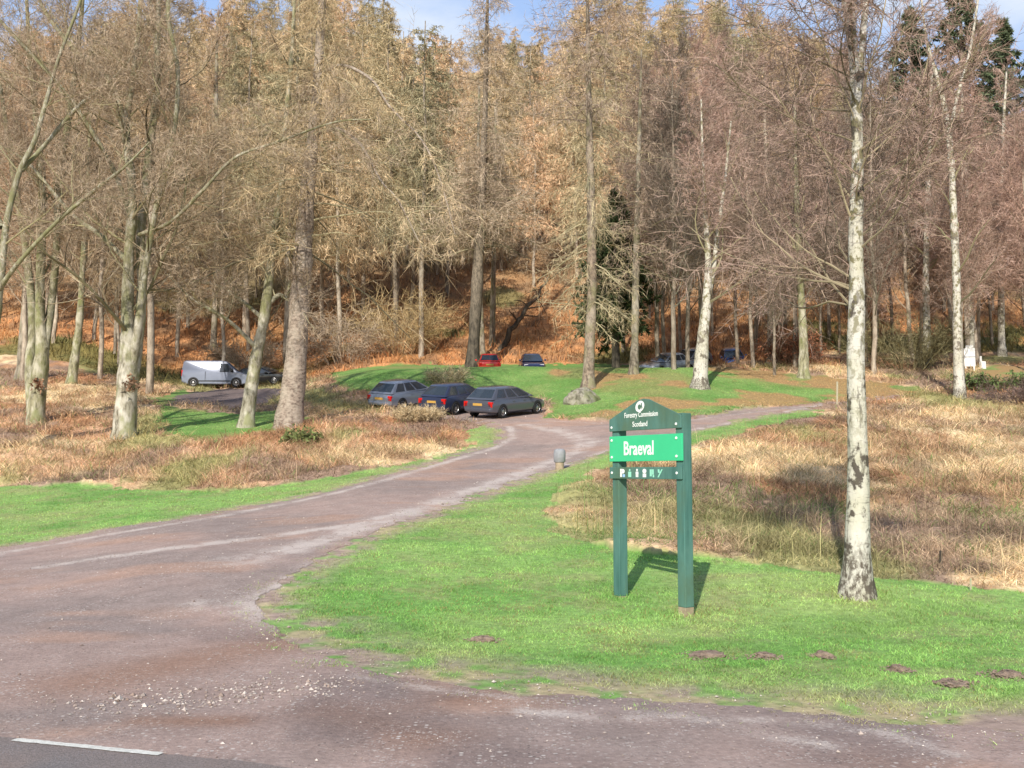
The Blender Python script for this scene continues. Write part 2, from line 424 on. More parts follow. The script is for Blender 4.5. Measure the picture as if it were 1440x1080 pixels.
def mat_birch(name, white=(.66,.63,.56), dark=(.10,.085,.07), basez=.75, lich=.4, patch=.0, sc=1.0):
    m, nt, b = newmat(name)
    tc = nd(nt, 'ShaderNodeTexCoord').outputs['Object']
    c = mixn(nt, white, (.46,.44,.30), mixn(nt, ramp(nt, noise(nt, tc, 2.2 * sc, 5), [(.42, 0), (.66, 1)]), lich, 1.0, 'MULTIPLY'))
    lent = ramp(nt, noise(nt, mapped(nt, tc, (4 * sc, 4 * sc, 26 * sc)), 1.6, 4), [(.60, 0), (.68, 1)])
    c = mixn(nt, c, (.23,.20,.17), mixn(nt, lent, .75, 1.0, 'MULTIPLY'))
    pat = ramp(nt, noise(nt, mapped(nt, tc, (3.2 * sc, 3.2 * sc, 2.4 * sc)), 1.5, 5, .6), [(.555 - patch, 0), (.60 - patch, 1)])
    c = mixn(nt, c, dark, pat)
    crev = ramp(nt, noise(nt, mapped(nt, tc, (9, 9, 2.2)), 1.5, 5, .65), [(.56, 0), (.63, 1)])
    c = mixn(nt, c, (.10,.085,.07), mixn(nt, crev, .7, 1.0, 'MULTIPLY'))
    sp = nd(nt, 'ShaderNodeSeparateXYZ'); nt.links.new(tc, sp.inputs[0])
    ad = nd(nt, 'ShaderNodeMath', operation='MULTIPLY_ADD'); nt.links.new(noise(nt, mapped(nt, tc, (9, 9, 4)), 1.3, 5, .65), ad.inputs[0]); ad.inputs[1].default_value = -.9; nt.links.new(sp.outputs[2], ad.inputs[2])
    low = ramp(nt, ad.outputs[0], [(0, 1), (max(.05, basez - .5), 0)])
    mott = ramp(nt, noise(nt, mapped(nt, tc, (14, 14, 7)), 1.6, 6, .7), [(.42, 1), (.58, .12)])
    c = mixn(nt, c, (.12,.10,.08), mixn(nt, low, mott, 1.0, 'MULTIPLY'))
    hi = ramp(nt, sp.outputs[2], [(.0, 0), (1, 1)])
    dv = nd(nt, 'ShaderNodeMath', operation='DIVIDE'); nt.links.new(sp.outputs[2], dv.inputs[0]); dv.inputs[1].default_value = 6.0
    upz = ramp(nt, dv.outputs[0], [(.16, 0), (.62, 1)])
    olp = ramp(nt, noise(nt, mapped(nt, tc, (6*sc, 6*sc, 5*sc)), 1.6, 6, .7), [(.50, 0), (.58, 1)])
    c = mixn(nt, c, (.20,.18,.10), mixn(nt, upz, olp, 1.0, 'MULTIPLY'))
    b.inputs['Roughness'].default_value = .8; b.inputs['Specular IOR Level'].default_value = .2; nt.links.new(c, b.inputs['Base Color'])
    bn = nd(nt, 'ShaderNodeBump', in_Strength=.7, in_Distance=.03)
    nt.links.new(noise(nt, mapped(nt, tc, (10, 10, 5)), 2, 6, .6), bn.inputs['Height']); nt.links.new(bn.outputs[0], b.inputs['Normal'])
    return m

def mat_bark(name, base, dark, pale, palefac=.5, stretch=(5, 5, 1.2), green=None, bump=.8, rnd=0, high=None):
    m, nt, b = newmat(name)
    tc = nd(nt, 'ShaderNodeTexCoord').outputs['Object']
    c = mixn(nt, dark, base, ramp(nt, noise(nt, mapped(nt, tc, stretch), 1.6, 6, .65), [(.38, 0), (.58, 1)]))
    c = mixn(nt, c, pale, mixn(nt, ramp(nt, noise(nt, mapped(nt, tc, (1.6, 1.6, .8)), 1.7, 5, .6), [(.45, 0), (.60, 1)]), palefac, 1.0, 'MULTIPLY'))
    if green: c = mixn(nt, c, green, mixn(nt, ramp(nt, noise(nt, mapped(nt, tc, (.9, .9, .5)), 2.1, 5), [(.48, 0), (.62, 1)]), .75, 1.0, 'MULTIPLY'))
    if high:
        sp = nd(nt, 'ShaderNodeSeparateXYZ'); nt.links.new(tc, sp.inputs[0])
        ad = nd(nt, 'ShaderNodeMath', operation='MULTIPLY_ADD'); nt.links.new(noise(nt, mapped(nt, tc, (2.5, 2.5, 1)), 1.6, 5, .65), ad.inputs[0]); ad.inputs[1].default_value = 9; nt.links.new(sp.outputs[2], ad.inputs[2])
        mp = nd(nt, 'ShaderNodeMath', operation='DIVIDE'); nt.links.new(ad.outputs[0], mp.inputs[0]); mp.inputs[1].default_value = 20
        c = mixn(nt, c, high, mixn(nt, mixn(nt, ramp(nt, mp.outputs[0], [(.34, 0), (.60, 1)]), .85, 1.0, 'MULTIPLY'), ramp(nt, noise(nt, mapped(nt, tc, (7, 7, 2.5)), 1.7, 6, .7), [(.40, .15), (.56, 1)]), 1.0, 'MULTIPLY'))
    if rnd:
        oi = nd(nt, 'ShaderNodeObjectInfo').outputs['Random']
        c = mixn(nt, c, ramp(nt, oi, [(0, .8), (1, 1.6)]), 1.0, 'MULTIPLY')
    nt.links.new(c, b.inputs['Base Color']); b.inputs['Roughness'].default_value = .88; b.inputs['Specular IOR Level'].default_value = .15
    bn = nd(nt, 'ShaderNodeBump', in_Strength=bump, in_Distance=.05)
    nt.links.new(noise(nt, mapped(nt, tc, stretch), 2, 6, .65), bn.inputs['Height']); nt.links.new(bn.outputs[0], b.inputs['Normal'])
    return m

M = {}
M['ground'] = mat_attr('ground_cover', .95, 9, .35, .6, 14)
M['track'] = mat_attr('track_gravel', .9, 22, .22, .45, 45, speck=[(28, .80, .84, (.66,.60,.55), .9), (55, .66, .74, (.55,.48,.44), .8), (40, .82, .86, (.06,.05,.05), .6)], streak=True)
M['asphalt'] = mat_attr('road_asphalt', .85, 60, .35, .6, 120, speck=[(90, .6, .75, (.36,.35,.36), .9), (120, .7, .8, (.02,.02,.022), .6)])
M['blade'] = mat_attr('grass_blade', .7, .8, .18, transl=.35)
M['straw'] = mat_attr('dead_stem', .85, .9, .22, transl=.2)
M['twig'] = mat_attr('twig', .85, .35, .26, rnd=.27)
M['twig_hero'] = mat_attr('twig_near', .85, .5, .2)
M['needle'] = mat_attr('needle_leaf', .7, .5, .3, transl=.15)
M['birch'] = mat_birch('birch_bark', white=(.62,.59,.52), lich=.65, patch=.012)
M['birch_far'] = mat_birch('birch_bark_spotted', (.60,.57,.50), dark=(.20,.175,.14), basez=.6, lich=.6, patch=.0, sc=.55)
M['beech'] = mat_bark('pale_smooth_bark', (.40,.37,.29), (.13,.115,.08), (.62,.59,.50), .9, (5, 5, 1.4), (.24,.25,.10), .35, high=(.20,.19,.10))
M['fir'] = mat_bark('scaly_fir_bark', (.40,.33,.27), (.16,.125,.10), (.50,.44,.36), .5, (3.4, 3.4, 6.5), None, .9)
M['larch'] = mat_bark('ridged_larch_bark', (.32,.25,.19), (.12,.095,.075), (.46,.40,.32), .6, (4.5, 4.5, 3.0), (.25,.24,.13), .9)
M['grey'] = mat_bark('grey_slender_bark', (.30,.26,.20), (.13,.11,.085), (.46,.42,.34), .6, (4, 4, 1.5), (.22,.21,.11), .5)
M['ivy'] = mat_bark('dark_damp_bark', (.105,.09,.07), (.04,.035,.03), (.24,.20,.15), .3, (4, 4, 1.0), None, .9, high=(.32,.26,.195))
M['wood'] = mat_bark('forest_bark', (.32,.265,.205), (.15,.12,.09), (.45,.40,.32), .5, (4, 4, 1.2), None, .4, rnd=1)
M['moss'] = mat_bark('mossy_bark', (.36,.34,.22), (.14,.13,.08), (.56,.53,.42), .8, (4, 4, 1.2), (.21,.23,.08), .6, high=(.16,.15,.08))
M['paint'] = mat_bark('dark_green_paint', (.088,.205,.178), (.060,.150,.128), (.125,.250,.210), .5, (9, 9, .7), (.100,.160,.100), .12)
M['paint'].node_tree.nodes['Principled BSDF'].inputs['Roughness'].default_value = .5
M['bright'] = mat_plain('bright_green_paint', (.045,.56,.26), .35, 0, .5, .05, 5)
M['white'] = mat_plain('white_lettering', (.85,.87,.84), .5, 0, .4, .04, 9)
M['rawwood'] = mat_plain('weathered_post_foot', (.36,.29,.20), .9, 0, .2, .3, 12, bump=.4)
M['palewood'] = mat_plain('pale_wood', (.50,.46,.32), .85, 0, .2, .2, 12)
M['soil'] = mat_plain('mole_soil', (.34,.255,.20), .95, 0, .1, .45, 22, bump=1.0)
M['stone'] = mat_bark('lichen_stone', (.34,.31,.25), (.13,.12,.09), (.46,.43,.36), .6, (3, 3, 3), (.17,.19,.07), 1.0) if True else mat_plain('x', (.40,.37,.31), .9, 0, .2, .5, 4, bump=1.0)
M['gravel'] = mat_attr('loose_gravel', .9, 30, .25)
M['linepaint'] = mat_plain('worn_line_paint', (.74,.73,.67), .8, 0, .3, .25, 25, bump=.4)
M['tyre'] = mat_plain('tyre_rubber', (.018,.018,.019), .8, 0, .3, .2, 9)
M['rim'] = mat_plain('alloy_rim', (.42,.42,.43), .35, .8, .5, .1, 9)
M['glass'] = mat_plain('dark_car_glass', (.030,.040,.052), .05, 0, 1.0, .1, 2)
M['trim'] = mat_plain('black_trim', (.02,.02,.021), .6, 0, .4, .2, 9)
M['redlamp'] = mat_plain('red_lamp', (.55,.012,.01), .2, 0, .6, .1, 30)
M['clearlamp'] = mat_plain('clear_lamp', (.75,.76,.78), .12, .3, .8, .08, 30)
M['plate'] = mat_plain('yellow_plate', (.55,.33,.08), .4, 0, .4, .06, 20)
M['plate_w'] = mat_plain('white_plate', (.75,.75,.73), .4, 0, .4, .06, 20)
M['concrete'] = mat_plain('grey_bollard', (.30,.31,.33), .7, 0, .3, .22, 9, bump=.3)
def carpaint(n, c, metal=.35): return mat_plain(n, c, .28, metal, .5, .04, 3, coat=.8)

# ------------------------------------------------------------------ ground sheet (polar grid round the viewpoint) and track
az = np.concatenate([np.linspace(-180, -46, 40, endpoint=False), np.linspace(-46, -31, 40, endpoint=False), np.linspace(-31, 31, 520), np.linspace(31.4, 46, 40), np.linspace(49, 180, 40, endpoint=False)])
rr = np.concatenate([np.linspace(.3, 3.4, 14), np.exp(np.linspace(math.log(3.6), math.log(110), 560)), np.exp(np.linspace(math.log(112), math.log(900), 90))])
A, RR = np.meshgrid(np.radians(az), rr, indexing='ij')
GX = RR * np.sin(A); GY = RR * np.cos(A)
GZn = zone(GX.ravel(), GY.ravel()).reshape(GX.shape)
GC = ground_col(GX.ravel(), GY.ravel(), GZn.ravel(), True).reshape(*GX.shape, 3)
GA = STR['a'].copy()
def bumpy(x, y, z):
    soft = np.where((z == 0), 1.0, np.where(z == 5, 1.3, np.where(z == 2, .2, .06)))
    return soft * ((fbm(x, y, 1.7, 4, 90) - .5) * .48 + (fbm(x, y, .45, 3, 94) - .5) * .16) * np.clip((y - 6) / 10, 0, 1)
ZB = bumpy(GX, GY, np.where((GZn == 3) | (GZn == 4), 1, GZn)); ZB = ZB
GH = hgt(GX, GY) + ZB
g = MB()
na, nr = GX.shape
idx = np.arange(na * nr).reshape(na, nr)
i0 = idx; i1 = np.roll(idx, -1, 0)
quads = np.stack([i0[:, :-1], i0[:, 1:], i1[:, 1:], i1[:, :-1]], -1).reshape(-1, 4)[:, ::-1]
V = np.stack([GX, GY, GH], -1).reshape(-1, 3)
g.add(np.vstack([V, [[0, 0, 0]]]), np.stack([np.full(na, na * nr), i0[:, 0], i1[:, 0]], -1)[:, ::-1], quads, np.vstack([GC.reshape(-1, 3), [[.2,.14,.11]]]))
tag(g.build('ground', M['ground'], smooth=True), kind='structure')
# the unsealed track: faces of the same grid, 8 mm above the ground
zf = GZn.ravel()[quads]
def sheet(name, sel, lift, mat):
    used, inv = np.unique(quads[sel], return_inverse=True)
    b = MB(); v = V[used].copy(); v[:, 2] += lift
    b.add(v, None, inv.reshape(-1, 4), GC.reshape(-1, 3)[used])
    o = b.build(name, mat, smooth=True)
    at = o.data.attributes.new('Streak', 'FLOAT', 'POINT'); at.data.foreach_set('value', GA[used].astype(np.float32))
    return tag(o, kind='structure')
fr = RR.ravel()[quads].max(1)
sheet('track', ((zf == 3).sum(1) >= 3) & (fr > 3.5) & (fr < 120) & (V[quads][:, :, 1].min(1) > 3.2), .005, M['track'])
sheet('car_park', ((zf == 4).sum(1) >= 3), .008, M['track'])
# sealed road the photographer stands on, and its edge line
LA, LB = hit(20, 1044), hit(226, 1065)
ld = (LB - LA) / np.linalg.norm(LB - LA); ln_ = np.array([-ld[1], ld[0], 0])
rng = np.random.default_rng(5)
n = 260; tt = np.linspace(-9, 14, n)
far = .05 + .16 * (fbm(tt, tt * 0, .5, 4, 3) - .5)
near = np.full(n, -7.0)
b = MB(); vv = []; cc = []
lv = np.array([0, .02, .06, .15, .3, .6, 1.0])
for k in range(len(lv)):
    w = far + (near - far) * lv[k]
    p = LA[None] + tt[:, None] * ld + w[:, None] * ln_; p[:, 2] = hgt(p[:, 0], p[:, 1]) + .014
    vv.append(p); t0 = fbm(p[:, 0], p[:, 1], .6, 3, 8)
    cc.append(mixc(C(.185,.18,.185) + 0 * p, C(.26,.21,.19), np.maximum(sstep(.4, .7, t0), .9 - lv[k] * 12)))
vv = np.array(vv); ii = np.arange(vv[..., 0].size).reshape(vv.shape[:2])
b.add(vv.reshape(-1, 3), None, np.stack([ii[:-1, :-1], ii[1:, :-1], ii[1:, 1:], ii[:-1, 1:]], -1).reshape(-1, 4), np.array(cc).reshape(-1, 3))
tag(b.build('main_road', M['asphalt']), kind='structure')
b = MB(); L = np.linalg.norm(LB - LA); tt = np.linspace(0, L, 90)
e1 = .03 + .018 * (fbm(tt, tt, .07, 3, 4) - .5); e0 = -.03 + .018 * (fbm(tt, tt, .06, 3, 9) - .5)
p0 = LA + tt[:, None] * ld + e0[:, None] * ln_; p1 = LA + tt[:, None] * ld + e1[:, None] * ln_
v = np.vstack([p0, p1]); v[:, 2] = hgt(v[:, 0], v[:, 1]) + .019
k = np.arange(89)
b.add(v, None, np.stack([k, k + 1, k + 91, k + 90], -1))
tag(b.build('road_marking', M['linepaint']), kind='structure')

# ------------------------------------------------------------------ ground cover
def scatter(n, d0, d1, zones, seed, amin=-31, amax=31, power=0.0):
    r = np.random.default_rng(seed)
    u = r.random(n); d = np.exp(math.log(d0) + (math.log(d1) - math.log(d0)) * u)
    a = np.radians(r.uniform(amin, amax, n))
    x = d * np.sin(a); y = d * np.cos(a)
    z = zone(x, y); k = np.isin(z, zones)
    x, y, z = x[k], y[k], z[k]
    h = hgt(x, y) + bumpy(x, y, z)
    return r, np.stack([x, y, h - .012], 1), z, d[k]

mb = MB()
r, p, z, d = scatter(680000, 5.6, 62, [1, 2, 3], 31)
col = ground_col(p[:, 0].copy(), p[:, 1].copy(), np.where(z == 3, 1, z)) * r.uniform(.75, 1.5, (len(p), 1))
col *= (.92 + .30 * sstep(.3, .65, fbm(p[:, 0], p[:, 1], .28, 3, 88)))[:, None]
yel = r.random(len(p)) < .05 + .15 * sstep(.55, .7, fbm(p[:, 0], p[:, 1], 1.1, 3, 99)); col[yel] = C(.36,.30,.12) * r.uniform(.7, 1.1, (yel.sum(), 1))
edge = dist_line(np.vstack([TRACK, TRACK[:1]]), p[:, 0], p[:, 1])
keep = r.random(len(p)) < np.where(z == 3, .30 * np.exp(-(edge / .28) ** 2) * sstep(.4, .6, fbm(p[:, 0], p[:, 1], .3, 3, 44)), sstep(0.0, np.where(d < 11, 1.3, .7), edge + .9 * (fbm(p[:, 0], p[:, 1], .3, 3, 2) - .42)))
tuft = fbm(p[:, 0], p[:, 1], .35, 3, 12)
h = (.013 + .022 * r.random(len(p))) * (.8 + .5 * sstep(.3, .75, tuft)) * (1 + d * .012)
bx = hit(1205, 838); ps = [hit(873, 838), hit(965, 866)]
for q_, w_ in ((bx, .5), (ps[0], .22), (ps[1], .22)): h = h * (1 + 1.6 * np.exp(-((p[:, 0] - q_[0]) ** 2 + (p[:, 1] - q_[1]) ** 2) / w_ ** 2))
w = .0040 + d * .00042
ln = r.normal(size=(len(p), 3)) * (h * .75)[:, None]; ln[:, 2] = 0
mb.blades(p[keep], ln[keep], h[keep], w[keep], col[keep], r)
tag(mb.build('short_grass', M['blade']), 'short green grass growing on the verges and the bank', 'grass', kind='stuff')

mb = MB()
r, p, z, d = scatter(330000, 11.5, 76, [0], 32)
px, py = p[:, 0], p[:, 1]
col = rough_col(px.copy(), py.copy())
kind = fbm(px, py, 2.2, 3, 55) + r.normal(0, .12, len(p))
st = kind > .46     # upright straw, otherwise tangled bracken
near_edge = np.minimum(dist_line(np.vstack([LAWN_R, LAWN_R[:1]]), px, py), dist_line(np.vstack([LAWN_L, LAWN_L[:1]]), px, py))
ht = sstep(0, 1.6, near_edge) * .75 + .25
h = np.where(st, r.uniform(.05, .30, len(p)), r.uniform(.03, .20, len(p))) * ht * (.6 + .8 * fbm(px, py, 1.3, 3, 71)) * (1 + .5 * sstep(20, 30, d))
wd = (.004 + d * .00038) * r.uniform(.6, 1.5, len(p))
lean = r.normal(size=(len(p), 3)); lean[:, 2] = 0
lean *= np.where(st, 1.1, 1.9)[:, None] * h[:, None] + .04
tall = r.random(len(p)) < .012; h[tall] = r.uniform(.35, .75, tall.sum()); lean[tall] *= .4; wd[tall] *= .7
dk = fbm(px, py, .8, 3, 66)
col = np.where(st[:, None], mixc(col, STRAW * 1.05, np.full(len(p), .22)), col) * r.uniform(.5, 1.4, (len(p), 1)) * (.66 + .62 * sstep(.36, .58, dk))[:, None]
gr = r.random(len(p)) < .06 + .7 * sstep(.52, .64, fbm(px, py, 1.6, 3, 83)) * sstep(30, 16, d); col[gr] = C(.19,.27,.085) * r.uniform(.6, 1.4, (gr.sum(), 1))
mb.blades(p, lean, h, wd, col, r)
tag(mb.build('dead_bracken', M['straw']), 'tangle of dead bracken and straw-coloured grass over the rough ground', 'bracken', kind='stuff')

mb = MB()
r, p, z, d = scatter(90000, 62, 230, [5], 33)
col = ground_col(p[:, 0].copy(), p[:, 1].copy(), z) * r.uniform(.5, 1.5, (len(p), 1))
h = r.uniform(.15, .8, len(p)) * (.4 + fbm(p[:, 0], p[:, 1], 3, 3, 5)); lean = r.normal(size=(len(p), 3)) * .35; lean[:, 2] = 0
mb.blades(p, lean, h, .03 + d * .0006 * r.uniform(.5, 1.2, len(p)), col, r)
tag(mb.build('woodland_litter', M['straw']), 'rust-brown dead bracken and leaf litter under the hillside trees', 'leaf litter', kind='stuff')

def stones(p, size, col, r):
    n = len(p)
    base = np.array([(1,0,0),(0,1,0),(-1,0,0),(0,-1,0),(0,0,1),(0,0,-.4)], float)
    v = base[None] * r.uniform(.6, 1.25, (n, 6, 1)) * size[:, None, None]
    a = r.uniform(0, 6.28, n); ca, sa = np.cos(a)[:, None], np.sin(a)[:, None]
    x = v[..., 0] * ca - v[..., 1] * sa; y = v[..., 0] * sa + v[..., 1] * ca
    v = np.stack([x, y, v[..., 2] * .7], -1) + p[:, None, :]
    f = np.array([(0,1,4),(1,2,4),(2,3,4),(3,0,4),(1,0,5),(2,1,5),(3,2,5),(0,3,5)])
    return v.reshape(-1, 3), (f[None] + (np.arange(n) * 6)[:, None, None]).reshape(-1, 3), np.repeat(col, 6, 0)
mb = MB()
r, p, z, d = scatter(90000, 5.0, 50, [3, 1], 34)
wgt = np.zeros(len(p)) + .035
edge = dist_line(np.vstack([TRACK, TRACK[:1]]), p[:, 0], p[:, 1]); wgt += .22 * np.exp(-(edge / .45) ** 2)
for ln, w, s in STREAKS: wgt = np.maximum(wgt, np.exp(-(dist_line(ln, p[:, 0], p[:, 1]) / (w * 1.4)) ** 2) * s * .30)
wgt = np.maximum(wgt, np.exp(-(dist_line(GRAVELBED, p[:, 0], p[:, 1]) / .42) ** 2) * .9)
k = r.random(len(p)) < wgt; k &= (z == 3) | (edge < .5); p = p[k]; d = d[k]; p[:, 2] += .02
sz = (.003 + d * .00042) * r.lognormal(0, .42, len(p))
sz *= 1 + .8 * np.exp(-(dist_line(GRAVELBED, p[:, 0], p[:, 1]) / .35) ** 2)
colr = mixc(C(.46,.41,.37) + 0 * p, C(.22,.16,.13), r.random(len(p))) * r.uniform(.7, 1.35, (len(p), 1))
mb.add(*[q for q in stones(p, sz, colr, r)[:2]], None, stones(p, sz, colr, r)[2]) if False else None
v, f, c = stones(p, sz, colr, r); mb.add(v, f, None, c)
tag(mb.build('loose_gravel', M['gravel']), 'loose pale gravel scattered on the track', 'gravel', kind='stuff')

# ------------------------------------------------------------------ tree growing
def nrm(a): return a / (np.linalg.norm(a, axis=-1, keepdims=True) + 1e-9)

def smooth_path(pts, rad, n=44, wob=0.0, rng=None):
    pts = np.asarray(pts, float); rad = np.asarray(rad, float)
    s = np.concatenate([[0], np.cumsum(np.linalg.norm(np.diff(pts, axis=0), axis=1))])
    q = np.linspace(0, s[-1], n); out = np.empty((n, 3))
    k = np.searchsorted(s, q, side='right') - 1; k = np.clip(k, 0, len(s) - 2)
    t = ((q - s[k]) / (s[k + 1] - s[k]))[:, None]
    pm = pts[np.maximum(k - 1, 0)]; p0 = pts[k]; p1 = pts[k + 1]; p2 = pts[np.minimum(k + 2, len(pts) - 1)]
    out = .5 * (2 * p0 + (p1 - pm) * t + (2 * pm - 5 * p0 + 4 * p1 - p2) * t ** 2 + (3 * p0 - pm - 3 * p1 + p2) * t ** 3)
    if wob and rng is not None:
        j = rng.normal(0, wob, (n, 3)); j[0] = 0; j[:, 2] *= .3
        kern = np.array([.25, .5, .25])
        for a in range(3): j[:, a] = np.convolve(j[:, a], kern, 'same')
        out = out + j
    return out, np.interp(q, s, rad)

def spawn(rng, par, n, s0, s1, ang, angsd, Lf, rmul, nseg, wander, trop, rmin=.004, rend=.35, azim=None):
    """children on every parent path; par = (pts (M,K,3), rad (M,K), L (M,))"""
    pts, rad, PL = par
    Mp, K, _ = pts.shape
    s = s0 + (s1 - s0) * (np.arange(n)[None] + rng.random((Mp, n))) / n
    f = s * (K - 1); i = np.clip(np.floor(f).astype(int), 0, K - 2); t = (f - i)[..., None]
    m = np.arange(Mp)[:, None]
    pos = pts[m, i] * (1 - t) + pts[m, i + 1] * t
    d = nrm(pts[m, i + 1] - pts[m, i])
    rr_ = (rad[m, i] * (1 - t[..., 0]) + rad[m, i + 1] * t[..., 0])
    q = rng.normal(size=d.shape); q = nrm(q - (q * d).sum(-1, keepdims=True) * d)
    a = np.radians(rng.normal(ang, angsd, s.shape))[..., None]
    dd = nrm(np.cos(a) * d + np.sin(a) * q)
    L = (Lf(s, PL[:, None], rng)).ravel()
    pos = pos.reshape(-1, 3); dd = dd.reshape(-1, 3); r0 = np.maximum(rr_.ravel() * rmul, rmin)
    path = [pos]; cur = pos; dr = dd; tr = np.asarray(trop, float)
    for k in range(nseg):
        tv = tr if tr.ndim == 1 else tr[k]
        dr = nrm(dr + rng.normal(size=dr.shape) * wander + tv)
        cur = cur + dr * (L / nseg)[:, None]; path.append(cur)
    path = np.stack(path, 1)
    taper = np.linspace(1, rend, nseg + 1)
    return path, np.maximum(r0[:, None] * taper[None], rmin * .6), L

def cvar(rng, col, n, v=.45): return np.asarray(col)[None] * rng.uniform(1 - v, 1 + v, (n, 1)) * np.where(rng.random((n, 1)) < .2, .5, 1.08)

def broad_crown(rng, mb, stems, nl, Ll, ang, lim, twg, px_m, nb=9, nt=8, nf=5, s0=.3, up=.05, fine=1.0, wl=.12, droop=-.02, lr=.30):
    """bare broadleaf: limbs, branches, twigs, tips; px_m = metres covered by a pixel"""
    limbs = spawn(rng, stems, nl, s0, .98, ang, 10, lambda s, pl, r: Ll * (1.12 - .75 * s) * r.uniform(.6, 1.15, s.shape), lr, 9, wl, (0, 0, up), .012)
    mb.tubes(limbs[0], limbs[1], 5, cvar(rng, lim, len(limbs[0])))
    br = spawn(rng, limbs, nb, .18, 1, 42, 12, lambda s, pl, r: pl * r.uniform(.28, .52, s.shape) * (1.1 - .5 * s), .5, 5, .16, (0, 0, up * .8), max(.006, px_m * .22))
    mb.tubes(br[0], br[1], 4, cvar(rng, np.asarray(lim) * .5 + np.asarray(twg) * .5, len(br[0])))
    tw = spawn(rng, br, nt, .15, 1, 40, 14, lambda s, pl, r: pl * r.uniform(.3, .6, s.shape), .55, 3, .2, (0, 0, droop), max(.0035, px_m * .16))
    mb.tubes(tw[0], tw[1], 3, cvar(rng, twg, len(tw[0])))
    if nf:
        tf = spawn(rng, tw, nf, .2, 1, 42, 16, lambda s, pl, r: pl * r.uniform(.4, .8, s.shape) * fine, .6, 2, .2, (0, 0, droop * 2), max(.003, px_m * .13))
        a = tf[0][:, 0]; e = tf[0][:, -1]
        mb.slivers(a, e, np.full(len(a), max(.005, px_m * .34)), cvar(rng, np.asarray(twg) * 1.05, len(a)), rng)

def larch_crown(rng, mb, stem, nb, Lmax, lim, twg, px_m, s0=.25, nt=14, nf=6, droop=-.05, top=.12, hang=-.22, br_r=.13):
    br = spawn(rng, stem, nb, s0, .975, 84, 12, lambda s, pl, r: Lmax * (1 - ((s - s0) / (1 - s0)) ** 1.5 * (1 - top)) * r.uniform(.45, 1.2, s.shape), br_r, 7, .09,
               np.array([(0, 0, droop * 1.6)] * 3 + [(0, 0, droop)] * 2 + [(0, 0, -droop * 1.4)] * 2), max(.011, px_m * .25))
    mb.tubes(br[0], br[1], 4, cvar(rng, lim, len(br[0])))
    tw = spawn(rng, br, nt, .12, 1, 62, 16, lambda s, pl, r: np.minimum(pl * .36, 1.5) * r.uniform(.4, 1.1, s.shape), .4, 3, .16, (0, 0, hang), max(.0045, px_m * .16))
    mb.tubes(tw[0], tw[1], 3, cvar(rng, twg, len(tw[0])))
    tf = spawn(rng, tw, nf, .1, 1, 50, 18, lambda s, pl, r: pl * r.uniform(.35, .8, s.shape), .6, 1, .2, (0, 0, hang), .004)
    mb.slivers(tf[0][:, 0], tf[0][:, -1], np.full(len(tf[0]), max(.006, px_m * .36)), cvar(rng, np.asarray(twg) * 1.1, len(tf[0])), rng)
    return br

def to_local(arr, base):
    return arr - np.asarray(base)[None]

LIMB = (.30,.265,.165); LICH = (.33,.30,.19); TW_OLIVE = (.37,.29,.21); TW_STRAW = (.54,.42,.268); TW_PURPLE = (.37,.26,.215); TW_DARK = (.17,.13,.10); TW_BROWN = (.42,.30,.20)

def photo_stem(pts, d, base=None, wob=.02, rng=None, n=44, dz=None):
    """pts: (px, py, width px[, extra depth]) from the foot up, at distance d"""
    xyz = []; rad = []
    for q in pts:
        dd = d + (q[3] if len(q) > 3 else 0)
        xyz.append(P(q[0], q[1], dd)); rad.append(q[2] * .5 * dd / FPX)
    return smooth_path(xyz, rad, n, wob, rng)

def hero(name, label, cat, foot, stems, bark, crown, group=None, seed=1, flare=1.5, d=None, sides=14, roots=0):
    """foot = pixel of the base; stems = list of stem pixel lists; first stem starts at the foot"""
    rng = np.random.default_rng(seed)
    h = hit(*foot)
    if d is not None: h = np.array([P(foot[0], foot[1], d)[0], d, 0]); h[2] = float(hgt(h[0], h[1]))
    root = empty(name, h); tag(root, label, cat, group)
    t = MB(); spars = []
    for k, st in enumerate(stems):
        p, rr_ = photo_stem(st, h[1], rng=rng, wob=.012 * st[0][2] * h[1] / FPX)
        if k == 0:
            p = np.vstack([h + np.array([0, 0, -.25]), h, p[1:]]) if p[0][2] - h[2] < .6 else np.vstack([h + np.array([0, 0, -.25]), p])
            rr_ = np.interp(np.linspace(0, 1, len(p)), np.linspace(0, 1, len(rr_)), rr_)
            zz = p[:, 2] - h[2]; rr_ = rr_ * (1 + (flare - 1) * np.exp(-np.clip(zz, 0, 9) / (rr_[0] * 1.3 + .12)))
        p = to_local(p, h)
        rj = rr_ * (1 + .05 * rng.normal(size=len(rr_)))
        t.tubes(p[None], rj[None], sides)
        spars.append((p, rr_))
    if roots:
        for a in np.linspace(0, 6.28, roots, endpoint=False) + rng.normal(0, .25, roots):
            L = rng.uniform(.30, .46); u = np.linspace(0, 1, 7); b_ = spars[0][1][1] * .55
            q = np.stack([np.cos(a) * (b_ + u * L), np.sin(a) * (b_ + u * L), .34 * (1 - u) ** 2.2 - .05 * u], -1)
            t.tubes(q[None], np.linspace(.085, .025, 7)[None], 8)
    t.build('trunk', M[bark], root, smooth=True)
    mb = MB()
    K = 40; pts = []; rad = []; Ls = []
    for p, rr_ in spars:
        q = np.linspace(0, 1, K); o = np.linspace(0, 1, len(p))
        pts.append(np.stack([np.interp(q, o, p[:, a]) for a in range(3)], -1)); rad.append(np.interp(q, o, rr_))
        Ls.append(np.linalg.norm(np.diff(p, axis=0), axis=1).sum())
    crown(rng, mb, (np.array(pts), np.array(rad), np.array(Ls)), h[1] / 995.0)
    mb.build('crown', M['twig_hero'], root)
    return root, h

